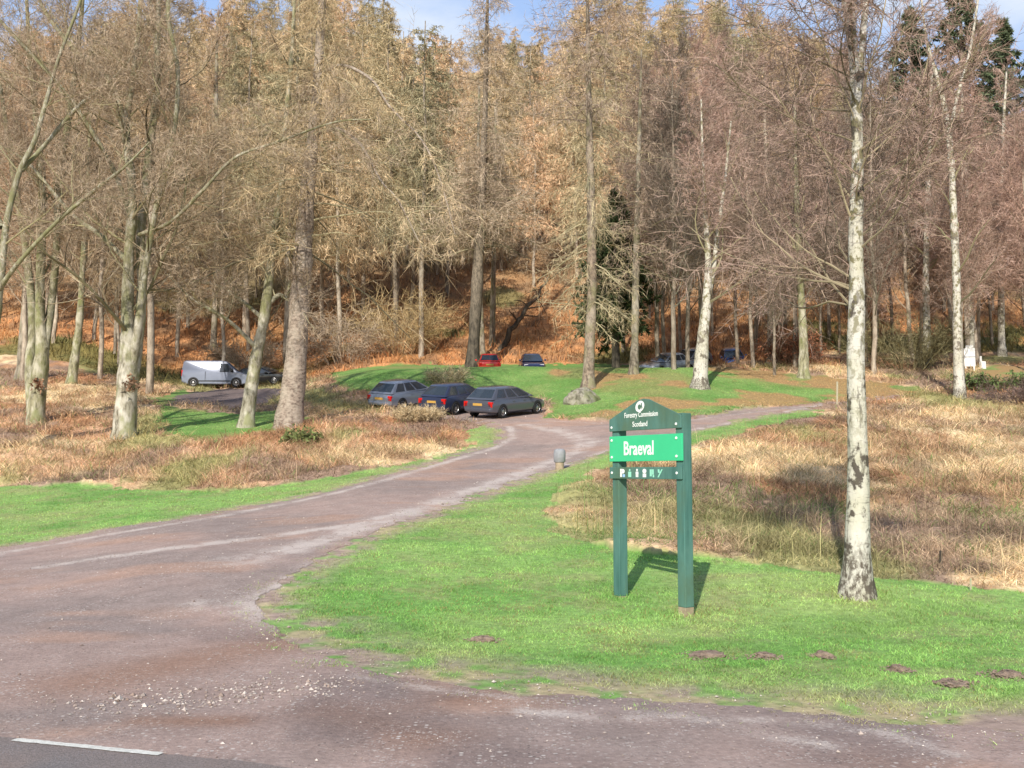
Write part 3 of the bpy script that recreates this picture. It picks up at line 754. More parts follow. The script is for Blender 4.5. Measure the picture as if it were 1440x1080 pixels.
# ---- the near birch
def birch_crown(rng, mb, st, px):
    px = px * 1.6
    main = tuple(a[:1] for a in st); rest = tuple(a[1:] for a in st)
    broad_crown(rng, mb, main, 68, 3.0, 54, (.24,.20,.13), (.30,.215,.175), px, nb=11, nt=9, nf=5, s0=.31, up=.04, wl=.11, droop=-.06, lr=.16)
    broad_crown(rng, mb, rest, 26, 2.4, 45, (.20,.165,.105), (.27,.19,.15), px, nb=9, nt=8, nf=5, s0=.25, up=.04, droop=-.05, lr=.25)
hero('birch_tree', 'white-barked birch with black scars standing alone on the near lawn', 'tree', (1205, 838),
     [[(1205,838,38),(1206,760,31),(1207,680,29),(1206,600,28),(1203,500,26),(1205,420,23),(1203,330,21),(1206,220,17),(1203,130,14),(1198,40,11),(1195,-80,8),(1190,-260,8),(1186,-420,4)],
      [(1205,170,11),(1210,100,10),(1216,20,9),(1228,-100,7),(1240,-260,6),(1246,-400,3)],
      [(1206,140,10),(1196,60,10),(1182,-40,8),(1168,-160,6),(1160,-300,3)]], 'birch', birch_crown, seed=11, flare=1.62)

# ---- left group
def beech_crown(nl, Ll, s0=.25, twg=TW_OLIVE, nb=11, nt=9, nf=5, ang=48, lim=(.22,.20,.115)):
    return lambda rng, mb, st, px: broad_crown(rng, mb, st, nl, Ll, ang, lim, twg, px, nb, nt, nf, s0, up=.05)
r0, h0 = hero('beech_tree', 'big multi-stemmed pale tree, trunk white at the foot, tallest at left', 'tree', (174, 616),
     [[(174,616,32),(178,560,32),(181,500,27),(179,440,18),(182,350,15),(186,270,13),(178,180,10),(190,90,8),(198,0,6),(203,-120,3)],
      [(186,540,17),(195,470,15,.4),(200,400,14,.5),(198,330,13,.6),(208,230,11,.8),(220,130,10,.9),(222,40,8,1),(228,-90,4,1)],
      [(186,520,13),(197,440,11,-.5),(204,380,9,-.6),(222,280,8,-1),(244,190,7,-1.2),(250,100,6,-1.4),(236,20,6,-1.6),(240,-60,3,-1.6)],
      [(182,300,8),(160,240,7,-.6),(120,170,6,-1),(75,110,5,-1.5),(10,40,5,-2),(-40,-20,3,-2)],
      [(186,250,11),(170,160,10,.6),(150,110,9,1),(105,70,7,1.4),(60,10,5,2),(40,-60,3,2)],
      [(196,330,6),(240,312,5,-1),(285,268,5,-1.6),(330,222,4,-1.8),(390,200,3.4,-2),(470,172,2.4,-2.4),(520,168,2,-2.6)],
      [(182,370,8),(140,330,7,.6),(100,300,6,1),(40,230,4,1.6),(0,205,2,2)]],
     'beech', beech_crown(15, 6.0, .18, nb=12, nt=9, nf=4), seed=21, flare=1.15)
mb = MB(); rg = np.random.default_rng(3)
def leaf_ball(mb, c, rad, n, col, rg, size=.12):
    q = nrm(rg.normal(size=(n, 3))) * (rad * rg.random((n, 1)) ** .5) + np.asarray(c)
    mb.slivers(q, q + rg.normal(size=(n, 3)) * size, np.full(n, size * .8), cvar(rg, col, n, .45), rg)
leaf_ball(mb, P(184, 540, h0[1] - .6) - h0, .40, 60, (.27,.17,.11), rg, .14)
mb.build('dead_leaf_tuft', M['straw'], r0)
r1, h1 = hero('beech_tree', 'forked mossy beech at the left edge with rusty leaves round its trunk', 'tree', (50, 594),
     [[(50,594,22),(54,540,22),(60,490,20),(56,440,13),(58,340,12),(60,260,10),(50,160,8),(40,60,6),(36,-60,3)],
      [(62,490,14),(72,430,11,.4),(80,340,10,.5),(82,260,9,.8),(96,170,9,1),(110,70,7,1),(120,-50,3,1)],
      [(46,594,14),(42,520,14,.5),(46,450,12,.9),(36,350,10,1.2),(20,250,8,1.5),(0,120,5,1.6)]],
     'moss', beech_crown(14, 5.0, .3, nf=4), seed=22, flare=1.25)
mb = MB(); leaf_ball(mb, P(54, 540, h1[1] - .5) - h1, .36, 45, (.28,.16,.10), rg, .14); mb.build('dead_leaf_tuft', M['straw'], r1)
hero('beech_tree', 'leaning pale tree cut by the left edge, crossing limbs rising right', 'tree', (-30, 640),
     [[(-30,640,22),(-14,500,19),(0,400,11),(10,310,9),(28,240,8),(50,195,7),(80,90,5),(120,-20,4),(140,-120,2)],
      [(-4,410,9),(30,365,6,-.6),(80,312,5,-1),(130,270,6,-1.4),(175,235,4,-1.8),(210,200,2,-2)],
      [(30,240,7),(62,205,6,.6),(110,150,6,1),(160,110,4,1.4),(200,60,2,1.5)],
      [(2,320,10),(-30,240,9,.4),(-60,120,6,.8),(-80,0,3,1)]],
     'beech', beech_crown(8, 4.2, .3), seed=23)
hero('beech_tree', 'slim mottled tree leaning right just left of the thick fir', 'tree', (346, 600),
     [[(346,600,19),(352,555,18),(360,505,18),(370,455,16),(377,405,14),(384,340,11),(396,260,9),(402,170,7),(410,80,7),(416,-40,3)],
      [(374,430,9),(392,415,7,.2),(402,418,5,.4),(408,395,3,.4)],
      [(362,490,7),(320,450,5,-1),(270,420,4,-1.6),(235,385,2,-2)],
      [(372,450,6),(330,415,5,1),(300,400,4,1.4),(262,395,2,1.8)]],
     'beech', beech_crown(12, 3.8, .3, twg=TW_OLIVE, ang=62, lim=LICH), seed=24)
def fir_crown(rng, mb, st, px):
    larch_crown(rng, mb, tuple(a[:1] for a in st), 130, 6.2, LICH, (.46,.36,.22), px, s0=.30, nt=20, nf=9, droop=-.08, hang=-.3)
    if len(st[0]) > 1:
        tw = spawn(rng, tuple(a[1:] for a in st), 80, .05, 1, 60, 20, lambda s, pl, r: r.uniform(.5, 1.9, s.shape), .35, 4, .15, (0, 0, -.2), .008)
        mb.tubes(tw[0], tw[1], 3, cvar(rng, LICH, len(tw[0])))
        tf = spawn(rng, tw, 22, .05, 1, 55, 16, lambda s, pl, r: r.uniform(.2, .7, s.shape), .5, 2, .2, (0, 0, -.2), .006)
        mb.slivers(tf[0][:, 0], tf[0][:, -1], np.full(len(tf[0]), px * .4), cvar(rng, TW_STRAW, len(tf[0])), rng)
hero('fir_tree', 'thickest straight scaly fir trunk, in front of the dark car beside the van', 'tree', (406, 600),
     [[(406,600,36),(412,545,32),(418,480,30),(422,420,29),(427,340,26),(432,270,22),(440,200,18),(446,120,15),(452,30,12),(458,-80,9),(464,-200,5)],
      [(446,110,6),(480,92,5,-1),(522,112,4,-2.2),(548,150,3.4,-2.6),(592,196,3,-3.6),(618,250,2,-4.2),(640,330,1,-4.6)],
      [(440,190,6),(476,182,5,-1.5),(508,205,4,-2.5),(536,255,3,-3.4),(560,282,2,-4),(594,350,1,-4.8)],
      [(436,240,5),(462,232,4,1),(492,262,3,2),(512,310,2,2.6),(536,340,1,3)]],
     'fir', fir_crown, seed=25, flare=1.3)
hero('slender_tree', 'thin grey trunk behind the forked mossy beech, brown slope at its foot', 'tree', (30, 532),
     [[(30,532,15),(34,470,14),(38,400,12),(40,300,10),(46,190,7),(50,60,3)]], 'grey', beech_crown(16, 3.6, .35), seed=26)
hero('slender_tree', 'thin pale trunk leaning right between the two multi-stemmed left trees', 'tree', (100, 541),
     [[(100,541,13),(106,500,12),(112,450,10),(116,380,8),(122,280,6),(128,150,3)]], 'moss', beech_crown(18, 3.4, .35), seed=27)
hero('slender_tree', 'very thin pale trunk on the rusty slope above the silver van', 'tree', (300, 490),
     [[(300,490,9),(303,420,8),(305,340,8),(307,250,6),(304,140,5),(306,20,3)]], 'grey', beech_crown(26, 4.0, .4, twg=TW_BROWN), seed=28)
hero('slender_tree', 'thin pale trunk tight behind the thick fir trunk', 'tree', (404, 500),
     [[(404,500,9),(408,430,9),(412,340,8),(414,240,6),(418,120,4),(420,0,2)]], 'grey', beech_crown(26, 4.0, .4, twg=TW_BROWN), seed=29)

# ---- middle group
def lc(nb, L, s0, twg=TW_STRAW, nt=13, nf=6, lim=LIMB, droop=-.05, hang=-.22):
    return lambda rng, mb, st, px: larch_crown(rng, mb, st, nb, L, lim, twg, px, s0, nt, nf, droop, .12, hang)
hero('larch_tree', 'tall larch with a blackish lower trunk beside the red car', 'tree', (664, 516),
     [[(664,516,15),(667,470,17),(671,400,17),(674,330,15),(678,250,11),(682,160,8),(684,70,6),(686,-20,4),(688,-90,2)],
      [(673,380,9),(678,340,8,.3),(680,280,7,.5),(684,200,4,.7)]], 'ivy', lc(150, 5.6, .28, (.42,.33,.24), nt=14, nf=7, droop=-.05), seed=31)
hero('slender_tree', 'pale thin trunk immediately right of the black-trunked larch', 'tree', (679, 502),
     [[(679,502,7),(676,430,7),(674,350,6),(672,240,5),(674,120,3)]], 'grey', lc(44, 3.0, .45), seed=32)
hero('slender_tree', 'straight pale trunk on the slope above the red car', 'tree', (692, 484),
     [[(692,484,8),(693,430,8),(694,370,7),(696,270,5),(697,150,3)]], 'grey', lc(44, 3.0, .45), seed=33)
hero('larch_tree', 'tallest straight larch growing from beside the mossy boulder', 'tree', (827, 546),
     [[(827,546,17),(829,490,15),(832,420,14),(832,330,13),(830,240,11),(828,140,9),(827,60,7),(826,-20,4),(825,-90,2)]],
     'larch', lambda rng, mb, st, px: (larch_crown(rng, mb, st, 110, 3.6, LICH, (.42,.35,.22), px, .16, 14, 7, -.11, .5, -.3),
                                       larch_crown(rng, mb, st, 80, 4.6, TW_DARK, (.36,.28,.22), px, .58, 15, 8, -.02, .3, -.14)), seed=34)
hero('slender_tree', 'grey straight trunk with short side branches, two trees right of the boulder', 'tree', (891, 526),
     [[(891,526,12),(893,470,11),(894,400,10),(896,310,9),(898,230,7),(900,150,5),(902,70,2)]], 'grey', lc(100, 3.6, .3, (.34,.26,.20), lim=LICH), seed=35)
hero('birch_tree', 'stout pale trunk, base whitest, between the parked silver and blue cars', 'tree', (984, 546),
     [[(984,546,20),(986,510,19),(990,460,16),(994,420,13),(996,370,9),(992,300,7),(988,220,4),(986,140,2)],
      [(993,425,11),(1003,380,7,.3),(1010,320,6,.5),(1020,250,4,.8),(1028,170,2,1)]],
     'birch_far', beech_crown(15, 4.4, .3, TW_PURPLE, nb=10, nt=8, nf=5), seed=36)
hero('slender_tree', 'mossy short-looking trunk at the bank edge right of the blue car', 'tree', (1130, 531),
     [[(1130,531,14),(1130,490,13),(1128,440,11),(1124,370,9),(1120,270,7),(1118,150,3)]], 'moss', beech_crown(24, 4.0, .3, TW_PURPLE, nf=5), seed=37)
hero('slender_tree', 'dull grey trunk beside the brown-leaved bush', 'tree', (1086, 514),
     [[(1086,514,13),(1085,450,12),(1086,390,10),(1080,300,8),(1076,180,5),(1074,90,2)]], 'wood', beech_crown(24, 4.0, .3, TW_PURPLE, nf=5), seed=38)
# ---- right birches
hero('birch_tree', 'spotted birch at the right whose foot stands in the straw grass', 'tree', (1350, 560),
     [[(1350,560,14),(1348,520,14),(1346,460,12),(1345,390,11),(1341,300,10),(1337,220,9),(1330,160,8),(1318,110,6),(1304,60,4),(1296,0,2)],
      [(1335,200,6),(1345,140,5,.4),(1362,80,4,.8),(1374,10,3,1),(1380,-40,2,1)]],
     'birch_far', beech_crown(15, 3.8, .25, TW_PURPLE, nb=9, nt=8, nf=5), seed=41)
hero('birch_tree', 'birch with the white notice panel at its foot', 'tree', (1365, 516),
     [[(1365,516,12),(1364,470,11),(1362,410,9),(1360,320,8),(1356,210,6),(1350,90,3)]], 'birch_far', beech_crown(24, 3.9, .3, TW_PURPLE, nf=5), seed=42)
hero('birch_tree', 'clean white birch trunk left of the spotted birch', 'tree', (1303, 516),
     [[(1303,516,12),(1303,460,11),(1302,390,9),(1304,300,8),(1308,200,6),(1310,90,3)]], 'birch_far', beech_crown(24, 3.9, .3, TW_PURPLE, nf=5), seed=43)
hero('birch_tree', 'rightmost thin birch trunk near the green bramble bush', 'tree', (1409, 501),
     [[(1409,501,10),(1408,450,9),(1408,390,8),(1406,300,7),(1410,200,5),(1416,90,2)]], 'birch_far', beech_crown(24, 3.9, .3, TW_PURPLE, nf=5), seed=44)

# ------------------------------------------------------------------ evergreens
def evergreen(name, label, x, y, h, rad, seed, col, droop=-.1, n=70, base=.08, shape=1.0):
    d_ = y
    rng = np.random.default_rng(seed); z = float(hgt(x, y))
    root = empty(name, (x, y, z)); tag(root, label, 'tree')
    t = MB(); zs = np.linspace(-.3, h, 12)
    t.tubes(np.stack([0 * zs, 0 * zs, zs], -1)[None], np.linspace(rad * .11, .02, 12)[None], 10)
    t.build('trunk', M['ivy'], root, smooth=True)
    st = (np.stack([0 * zs, 0 * zs, zs], -1)[None], np.linspace(rad * .11, .02, 12)[None], np.array([h]))
    br = spawn(rng, st, n, base, .99, 85, 10, lambda s, pl, r: rad * (1.02 - s ** shape) * r.uniform(.7, 1.15, s.shape), .3, 5, .06, np.array([(0, 0, droop)] * 3 + [(0, 0, -droop)] * 2), .02)
    mb = MB(); mb.tubes(br[0], br[1], 4, cvar(rng, (.08,.07,.05), len(br[0])))
    tw = spawn(rng, br, 14, .08, 1, 55, 14, lambda s, pl, r: np.maximum(pl * .3, .3) * r.uniform(.5, 1.1, s.shape), .4, 2, .1, (0, 0, -.12), .01)
    mb.tubes(tw[0], tw[1], 3, cvar(rng, (.08,.08,.05), len(tw[0])))
    tf = spawn(rng, tw, 16, .02, 1, 55, 18, lambda s, pl, r: r.uniform(.18, .42, s.shape) * (1 if d_ < 90 else 1.7), .4, 1, .1, (0, 0, -.08), .01)
    mb.slivers(tf[0][:, 0], tf[0][:, 1], np.full(len(tf[0]), .16 if d_ < 90 else .26), cvar(rng, col, len(tf[0]), .5), rng)
    mb.build('crown', M['needle'], root)
    return root
q = P(866, 505, 70.0); evergreen('yew_tree', 'dark green evergreen behind the two straight grey trunks, mid-right', q[0], 70, 12.8, 3.0, 51, (.06,.085,.035), -.05, 130, .22, 2.6)
for (px, d, h, rad, lab, sd) in [(1293, 112, 32, 7.5, 'dark green spruce on the skyline, left and shorter of the pair', 52), (1366, 112, 36, 8.5, 'taller dark green spruce on the skyline at upper right', 53), (1425, 118, 31, 7.0, 'small dark spruce at the far right skyline edge', 54)]:
    q = P(px, 400, d); evergreen('spruce_tree', lab, q[0], d, h, rad, sd, (.105,.135,.075), -.08, 120, .1, 1.7)

# ------------------------------------------------------------------ the hillside wood: prototypes, then copies
def proto(name, kind, seed, h):
    rng = np.random.default_rng(seed)
    root = empty(name, (0, 0, 0)); t = MB()
    zs = np.linspace(-.6, h, 14); wx = np.cumsum(rng.normal(0, .06, 14)); wy = np.cumsum(rng.normal(0, .06, 14))
    pth = np.stack([wx - wx[0], wy - wy[0], zs], -1)[None]; rad = (np.linspace(1, .1, 14) ** .8 * h * .0088)[None]
    t.tubes(pth, rad, 7); t.build('trunk', M['wood'], root, smooth=True)
    mb = MB(); st = (pth, rad, np.array([h])); px = .115
    if kind == 'larch': larch_crown(rng, mb, st, 105, 4.3, LIMB, TW_STRAW, px, .36, 18, 8, -.04, .26, -.30)
    elif kind == 'larch_tan': larch_crown(rng, mb, st, 105, 4.0, LIMB, (.58,.42,.27), px, .32, 18, 8, -.03, .26, -.24)
    else:
        broad_crown(rng, mb, st, 34, 5.0, 42, (.30,.25,.19), TW_PURPLE if kind == 'purple' else TW_BROWN, px * .45, 12, 9, 6, .22, up=.06)
    mb.build('crown', M['twig'], root)
    return root
protos = {'larch': [proto('larch_tree', 'larch', 61, 22), proto('larch_tree', 'larch', 62, 24), proto('larch_tree', 'larch', 63, 20)],
          'larch_tan': [proto('larch_tree', 'larch_tan', 64, 22), proto('larch_tree', 'larch_tan', 65, 19)],
          'purple': [proto('bare_tree', 'purple', 66, 15), proto('bare_tree', 'purple', 67, 17)],
          'brown': [proto('bare_tree', 'brown', 68, 16), proto('bare_tree', 'brown', 69, 18)]}
LABEL = {'larch': ('bare straw-coloured larch packed in the wood on the hillside', 'larches filling the hillside wood'),
         'larch_tan': ('bare orange-tan larch packed in the wood on the hillside', 'orange-tan larches on the hillside'),
         'purple': ('leafless tree with a purple-brown twig haze in the right-hand wood', 'purple-brown bare trees on the right'),
         'brown': ('leafless brown broadleaf tree on the rusty slope at the left', 'brown bare trees on the left slope')}
used = {id(p): False for k in protos.values() for p in k}
SKY = np.array([(-300,60),(0,50),(130,30),(250,-30),(330,-80),(420,-100),(525,-60),(560,58),(640,60),(700,52),(790,55),(840,-20),(900,-20),(1000,0),(1100,30),(1200,75),(1240,150),(1440,150),(1800,150)], float)
rng = np.random.default_rng(77)
placed = []
def place(x, y, kind, sc, rz):
    lst = protos[kind]; p = lst[rng.integers(len(lst))]
    if used[id(p)]: o = copy_tree(p)
    else: o = p; used[id(p)] = True
    o.location = (x, y, float(hgt(x, y)) - .1); o.rotation_euler = (rng.normal(0, .02), rng.normal(0, .02), rz); o.scale = (sc, sc, sc)
    tag(o, LABEL[kind][0], 'tree', LABEL[kind][1])
SKY2 = SKY.copy(); SKY2[:, 1] = np.where((SKY[:, 0] > 530) & (SKY[:, 0] < 800), 70, np.where(SKY[:, 0] > 1220, 150, np.where(SKY[:, 0] > 800, 20, np.where(SKY[:, 0] < 140, 40, -60))))
def try_place(x, y, kind, mind, hmul=1.0, tall=False):
    for (a, b) in placed:
        if (a - x) ** 2 + (b - y) ** 2 < mind * mind: return False
    sc = rng.uniform(.8, 1.15) * hmul
    sk = SKY[:, 1] if not tall else SKY2[:, 1]
    H = {'larch': 22, 'larch_tan': 20.5, 'purple': 16, 'brown': 17}[kind] * sc
    z = float(hgt(x, y)); px, py = project(x, y, z + H)
    lim = np.interp(px, SKY[:, 0], sk)
    if py < lim:
        # keep the wood's skyline: a shorter tree, or none
        top = EYE + ray(px, lim)[1] * y
        f = (top - z) / H
        if f < .45: return False
        sc *= f
    placed.append((x, y)); place(x, y, kind, sc, rng.uniform(0, 6.28)); return True
m_ = 0
for _ in range(300):
    if m_ >= 9: break
    y = rng.uniform(80, 98); px = rng.uniform(400, 600); x = P(px, 500, y)[0]
    m_ += try_place(x, y, 'larch', 4.0, rng.uniform(1.2, 1.5), px < 520)
m_ = 0
for _ in range(900):
    if m_ >= 34: break
    y = rng.uniform(58, 78); px = rng.uniform(900, 1500); x = P(px, 500, y)[0]
    m_ += try_place(x, y, 'purple', 4.0, rng.uniform(.85, 1.5), True)
m_ = 0
for _ in range(600):
    if m_ >= 9: break
    y = rng.uniform(62, 86); px = rng.uniform(-100, 430); x = P(px, 500, y)[0]
    if 240 < px and y < 77: continue
    m_ += try_place(x, y, 'brown', 4.6, rng.uniform(1.0, 1.5), True)

n_ = 0
for _ in range(9000):
    if n_ >= 290: break
    y = 78 * math.exp(rng.random() * math.log(3.3)); px = rng.uniform(-120, 1560); x = P(px, 300, y)[0]
    if y < 82 and 600 < px < 800: continue
    kind = 'larch' if rng.random() < .62 else 'larch_tan'
    if px > 900 and y < 150: kind = 'purple' if rng.random() < .75 else 'larch'
    if px < 420 and y < 120: kind = 'brown' if rng.random() < .55 else 'larch'
    if y > 120 and px > 520 and px < 800: kind = 'larch_tan' if rng.random() < .6 else 'larch'
    if y < 100 and 585 < px < 830: continue
    n_ += try_place(x, y, kind, 3.6 + y * .011, rng.uniform(1.0, 1.3) if y < 130 else 1.45)

# ------------------------------------------------------------------ shrubs
def shrub(name, label, foot, w, h, seed, twg, n=26, d=None, leaf=None, nleaf=0, cat='bush', upright=.10):
    rng = np.random.default_rng(seed); b = hit(*foot)
    if d: b = np.array([P(foot[0], foot[1], d)[0], d, 0]); b[2] = float(hgt(b[0], b[1]))
    root = empty(name, b); tag(root, label, cat)
    a = rng.uniform(0, 6.28, n); rr_ = w * .25 * rng.random(n) ** .5
    p0 = np.stack([rr_ * np.cos(a), rr_ * np.sin(a), np.full(n, -.1)], -1); px = b[1] / 995
    dr = nrm(np.stack([np.cos(a) * w * .7, np.sin(a) * w * .7, np.full(n, h * 1.3)], -1) + rng.normal(0, .25, (n, 3)))
    path = [p0]
    for k in range(6):
        dr = nrm(dr + rng.normal(0, .13, dr.shape) + np.array([0, 0, upright - .05 * k])); path.append(path[-1] + dr * (h / 6) * rng.uniform(.7, 1.15, (n, 1)))
    path = np.stack(path, 1); rad = np.maximum(np.linspace(.028, .008, 7)[None] * rng.uniform(.6, 1.2, (n, 1)), px * .18)
    s = MB(); s.tubes(path, rad, 4, cvar(rng, np.asarray(twg) * .9, n)); s.build('stem', M['twig_hero'], root)
    mb = MB()
    tw = spawn(rng, (path, rad, np.full(n, h)), 12, .15, 1, 45, 15, lambda s, pl, r: pl * r.uniform(.18, .4, s.shape), .5, 3, .2, (0, 0, .02), px * .18)
    mb.tubes(tw[0], tw[1], 3, cvar(rng, twg, len(tw[0])))
    tf = spawn(rng, tw, 6, .1, 1, 45, 15, lambda s, pl, r: pl * r.uniform(.4, .8, s.shape), .5, 1, .2, (0, 0, .0), px * .15)
    mb.slivers(tf[0][:, 0], tf[0][:, 1], np.full(len(tf[0]), px * .4), cvar(rng, twg, len(tf[0])), rng)
    if nleaf:
        i = rng.integers(len(tf[0]), size=nleaf); q = tf[0][i, 1]
        mb.slivers(q, q + rng.normal(0, .1, q.shape), np.full(nleaf, .09), cvar(rng, leaf, nleaf, .5), rng)
    mb.build('twigs', M['twig_hero'], root)
    return root
shrub('dry_bush', 'dry tan bush in front of the black-trunked larch above the parked cars', (632, 540), 2.6, 1.15, 71, (.52,.43,.27), 50)
shrub('bare_shrub', 'leafless olive shrub at the foot of the slope left of the green mound', (482, 512), 5.0, 4.2, 72, TW_OLIVE, 40)
shrub('bare_shrub', 'wide straw-coloured shrub drooping above the green mound', (560, 498), 6.5, 5.2, 73, (.40,.30,.16), 46)
shrub('bramble_bush', 'low dark green bramble bush at the right below the notice panel', (1398, 548), 4.5, 1.1, 74, (.16,.13,.09), 60, leaf=(.09,.13,.045), nleaf=2600)
shrub('bramble_bush', 'dark purple-brown bramble clump cut by the right edge', (1436, 566), 4.0, 1.3, 75, (.16,.115,.10), 70)
shrub('brown_leaved_bush', 'rounded bush holding copper-brown dead leaves among the right-hand trunks', (1112, 514), 3.0, 2.3, 76, (.20,.12,.08), 40, leaf=(.24,.10,.055), nleaf=3000)
shrub('bramble_bush', 'small dull green bush on the bracken beside the thick fir foot', (425, 622), 1.4, .6, 77, (.17,.17,.08), 40, leaf=(.14,.17,.06), nleaf=900)
shrub('bare_shrub', 'low tangle of grey-green scrub behind the silver van', (350, 520), 6, 3.0, 78, TW_OLIVE, 40)
shrub('bramble_bush', 'thorny olive scrub right of the near birch in the rough grass', (1275, 520), 5.0, 3.4, 79, (.19,.17,.09), 50)
shrub('dead_bracken_mound', 'pale straw mound in front of the silver-blue hatchback', (587, 592), 2.3, .85, 80, (.48,.38,.235), 150, d=45.0)
# fallen dead trunk on the slope
mb = MB(); rg = np.random.default_rng(9)
a = hit(702, 492); b = P(772, 392, 88.0)
pth = np.linspace(a, b, 14) + rg.normal(0, .15, (14, 3)); pth = pth - a
mb.tubes(pth[None], np.linspace(.30, .07, 14)[None], 7)
o = mb.build('fallen_trunk', M['ivy'], None, smooth=True); o.location = Vector(a)
tag(o, 'dark dead trunk leaning on the rusty slope between the red and navy cars', 'fallen trunk')
q = MB(); t = spawn(rg, (pth[None], np.linspace(.30, .07, 14)[None], np.array([10.])), 12, .3, 1, 55, 10, lambda s, pl, r: r.uniform(1, 3, s.shape), .4, 5, .12, (0, 0, -.05), .03)
q.tubes(t[0], t[1], 4, (.09,.07,.055)); q.build('branch', M['twig_hero'], o)

# ------------------------------------------------------------------ boulder, mole hills, bollard, posts, notice
def lump(name, label, cat, c, sx, sy, sz, mat, seed, rough=.25, sub=4, group=None, sink=.15):
    bm = bmesh.new(); bmesh.ops.create_icosphere(bm, subdivisions=sub, radius=1.0)
    rg = np.random.default_rng(seed); off = rg.uniform(0, 99, 3)
    for v in bm.verts:
        p = v.co.copy()
        n1 = float(fbm(p.x * 1.0 + off[0] + p.z, p.y + off[1], .8, 4, seed)) - .5
        n2 = float(fbm(p.x + off[2], p.z * 1.0 + p.y, .25, 3, seed + 3)) - .5
        v.co = p * (1 + rough * 2 * n1 + rough * .6 * n2); v.co = Vector((v.co.x * sx, v.co.y * sy, max(v.co.z, -.4) * sz))
    me = D.meshes.new(name); bm.to_mesh(me); bm.free(); me.materials.append(mat)
    for p in me.polygons: p.use_smooth = True
    o = D.objects.new(name, me); COL.objects.link(o); o.location = (float(c[0]), float(c[1]), float(c[2]) - sink * sz)
    return tag(o, label, cat, group)
lump('boulder', 'pale mossy boulder at the foot of the tallest larch', 'boulder', hit(818, 566), .85, .65, .72, M['stone'], 3, .35, 4, sink=0)
def crumbs(o, w, seed):
    rg = np.random.default_rng(seed); n = 110
    a = rg.uniform(0, 6.28, n); q = w * 1.35 * rg.random(n) ** .6
    p = np.stack([q * np.cos(a), q * np.sin(a), np.clip(.045 * (1 - q / w), 0, 1) + .006], -1)
    v, f, c = stones(p, rg.lognormal(-4.6, .4, n), np.zeros((n, 3)), rg)
    m = MB(); m.add(v, f, None, c); t = m.build('crumbs', M['soil'], None)
    bm = bmesh.new(); bm.from_mesh(o.data); bm.from_mesh(t.data); bm.to_mesh(o.data); bm.free()
    D.objects.remove(t)
for (px, py, w, lab) in [(681,901,.145,'mole hill nearest the track corner, leftmost in the lawn'), (992,924,.20,'wide flat mole hill in front of the sign'), (1075,925,.13,'faint mole hill, second from the sign'),
                         (1157,924,.11,'small mole hill with pale crumbs left of the birch shadow line'), (1262,943,.11,'small mole hill below the birch trunk to its right'), (1342,964,.18,'dark mole hill closest to the lower right verge'), (1418,951,.17,'mole hill at the right edge of the lawn')]:
    c = hit(px, py); o = lump('mole_hill', lab, 'mole hill', c, w * .72, w * .66, .042, M['soil'], px % 97, .55, 5, 'mole hills on the lawn', 0); crumbs(o, w, px)
# bollard
c = hit(787, 660); r_ = empty('bollard', c); tag(r_, 'short grey bollard with a domed top at the inside edge of the track', 'bollard')
def lathe(prof, sides=20):
    v = []; f = []
    a = np.arange(sides) * 2 * math.pi / sides
    for rr_, z in prof: v += [(rr_ * math.cos(t), rr_ * math.sin(t), z) for t in a]
    for i in range(len(prof) - 1):
        for k in range(sides): f.append((i * sides + k, i * sides + (k + 1) % sides, (i + 1) * sides + (k + 1) % sides, (i + 1) * sides + k))
    return np.array(v), np.array(f)
s_ = c[1] / FPX
m = MB(); v, f = lathe([(6.0*s_, -.1), (6.0*s_, 9*s_), (5.8*s_, 10*s_)]); m.add(v, None, f); m.build('post', M['rawwood'], r_, smooth=True, sharp=40)
m = MB(); v, f = lathe([(6.4*s_, 9.5*s_), (8.2*s_, 11*s_), (8.4*s_, 24*s_), (7.6*s_, 27*s_), (5*s_, 28.6*s_), (.001, 29*s_)]); m.add(v, None, f); m.build('cap', M['concrete'], r_, smooth=True, sharp=50)
def stick(name, label, foot, hpx, wpx, mat, cat='post', d=None):
    c = hit(*foot); k = c[1] / FPX
    m = MB(); w = wpx * k * .5; h = hpx * k
    m.box(-w, w, -w, w, -.15, h - w); v = [(-w,-w,h-w),(w,-w,h-w),(w,w,h-w),(-w,w,h-w),(0,0,h)]
    m.add(v, [(0,1,4),(1,2,4),(2,3,4),(3,0,4)])
    o = m.build(name, mat); o.location = Vector(c); o.rotation_euler = (.02, .03, .4); return tag(o, label, cat)
stick('marker_post', 'thin pale marker post beside the far end of the track', (1177, 572), 36, 1.8, M['palewood'])
stick('marker_peg', 'short pale peg in the grass edge at lower right', (1365, 830), 17, 1.7, M['palewood'], 'peg')
stick('wooden_stake', 'short dark stake in the rough right of the birch', (1323, 800), 26, 3, M['ivy'], 'stake')
# white notice panel and box
c = hit(1364, 519); c = np.array([P(1364, 519, c[1] - .6)[0], c[1] - .6, 0]); c[2] = float(hgt(c[0], c[1])); k = c[1] / FPX
r_ = empty('notice_panel', c, -.15); tag(r_, 'white upright notice panel against the foot of a right-hand birch', 'notice panel')
m = MB(); m.box(-7.5*k, 7.5*k, -.04, .04, 5*k, 31*k); m.build('panel', M['plate_w'], r_, bevel=.012)
m = MB(); m.box(-5*k, 5*k, -.045, .03, 31.1*k, 35*k); m.build('header', M['plate_w'], r_, bevel=.02)
m = MB(); m.box(-7.6*k, 7.6*k, -.055, -.042, 18*k, 19.2*k); m.build('divider', M['concrete'], r_)
for s in (-1, 1): m = MB(); m.box(s*5.5*k-.04, s*5.5*k+.04, -.03, .03, -.2, 4.95*k); m.build('leg', M['plate_w'], r_)
c2 = hit(1382, 518); r_ = empty('utility_box', c2, .2); tag(r_, 'small white box with a thin post right of the notice panel', 'box')
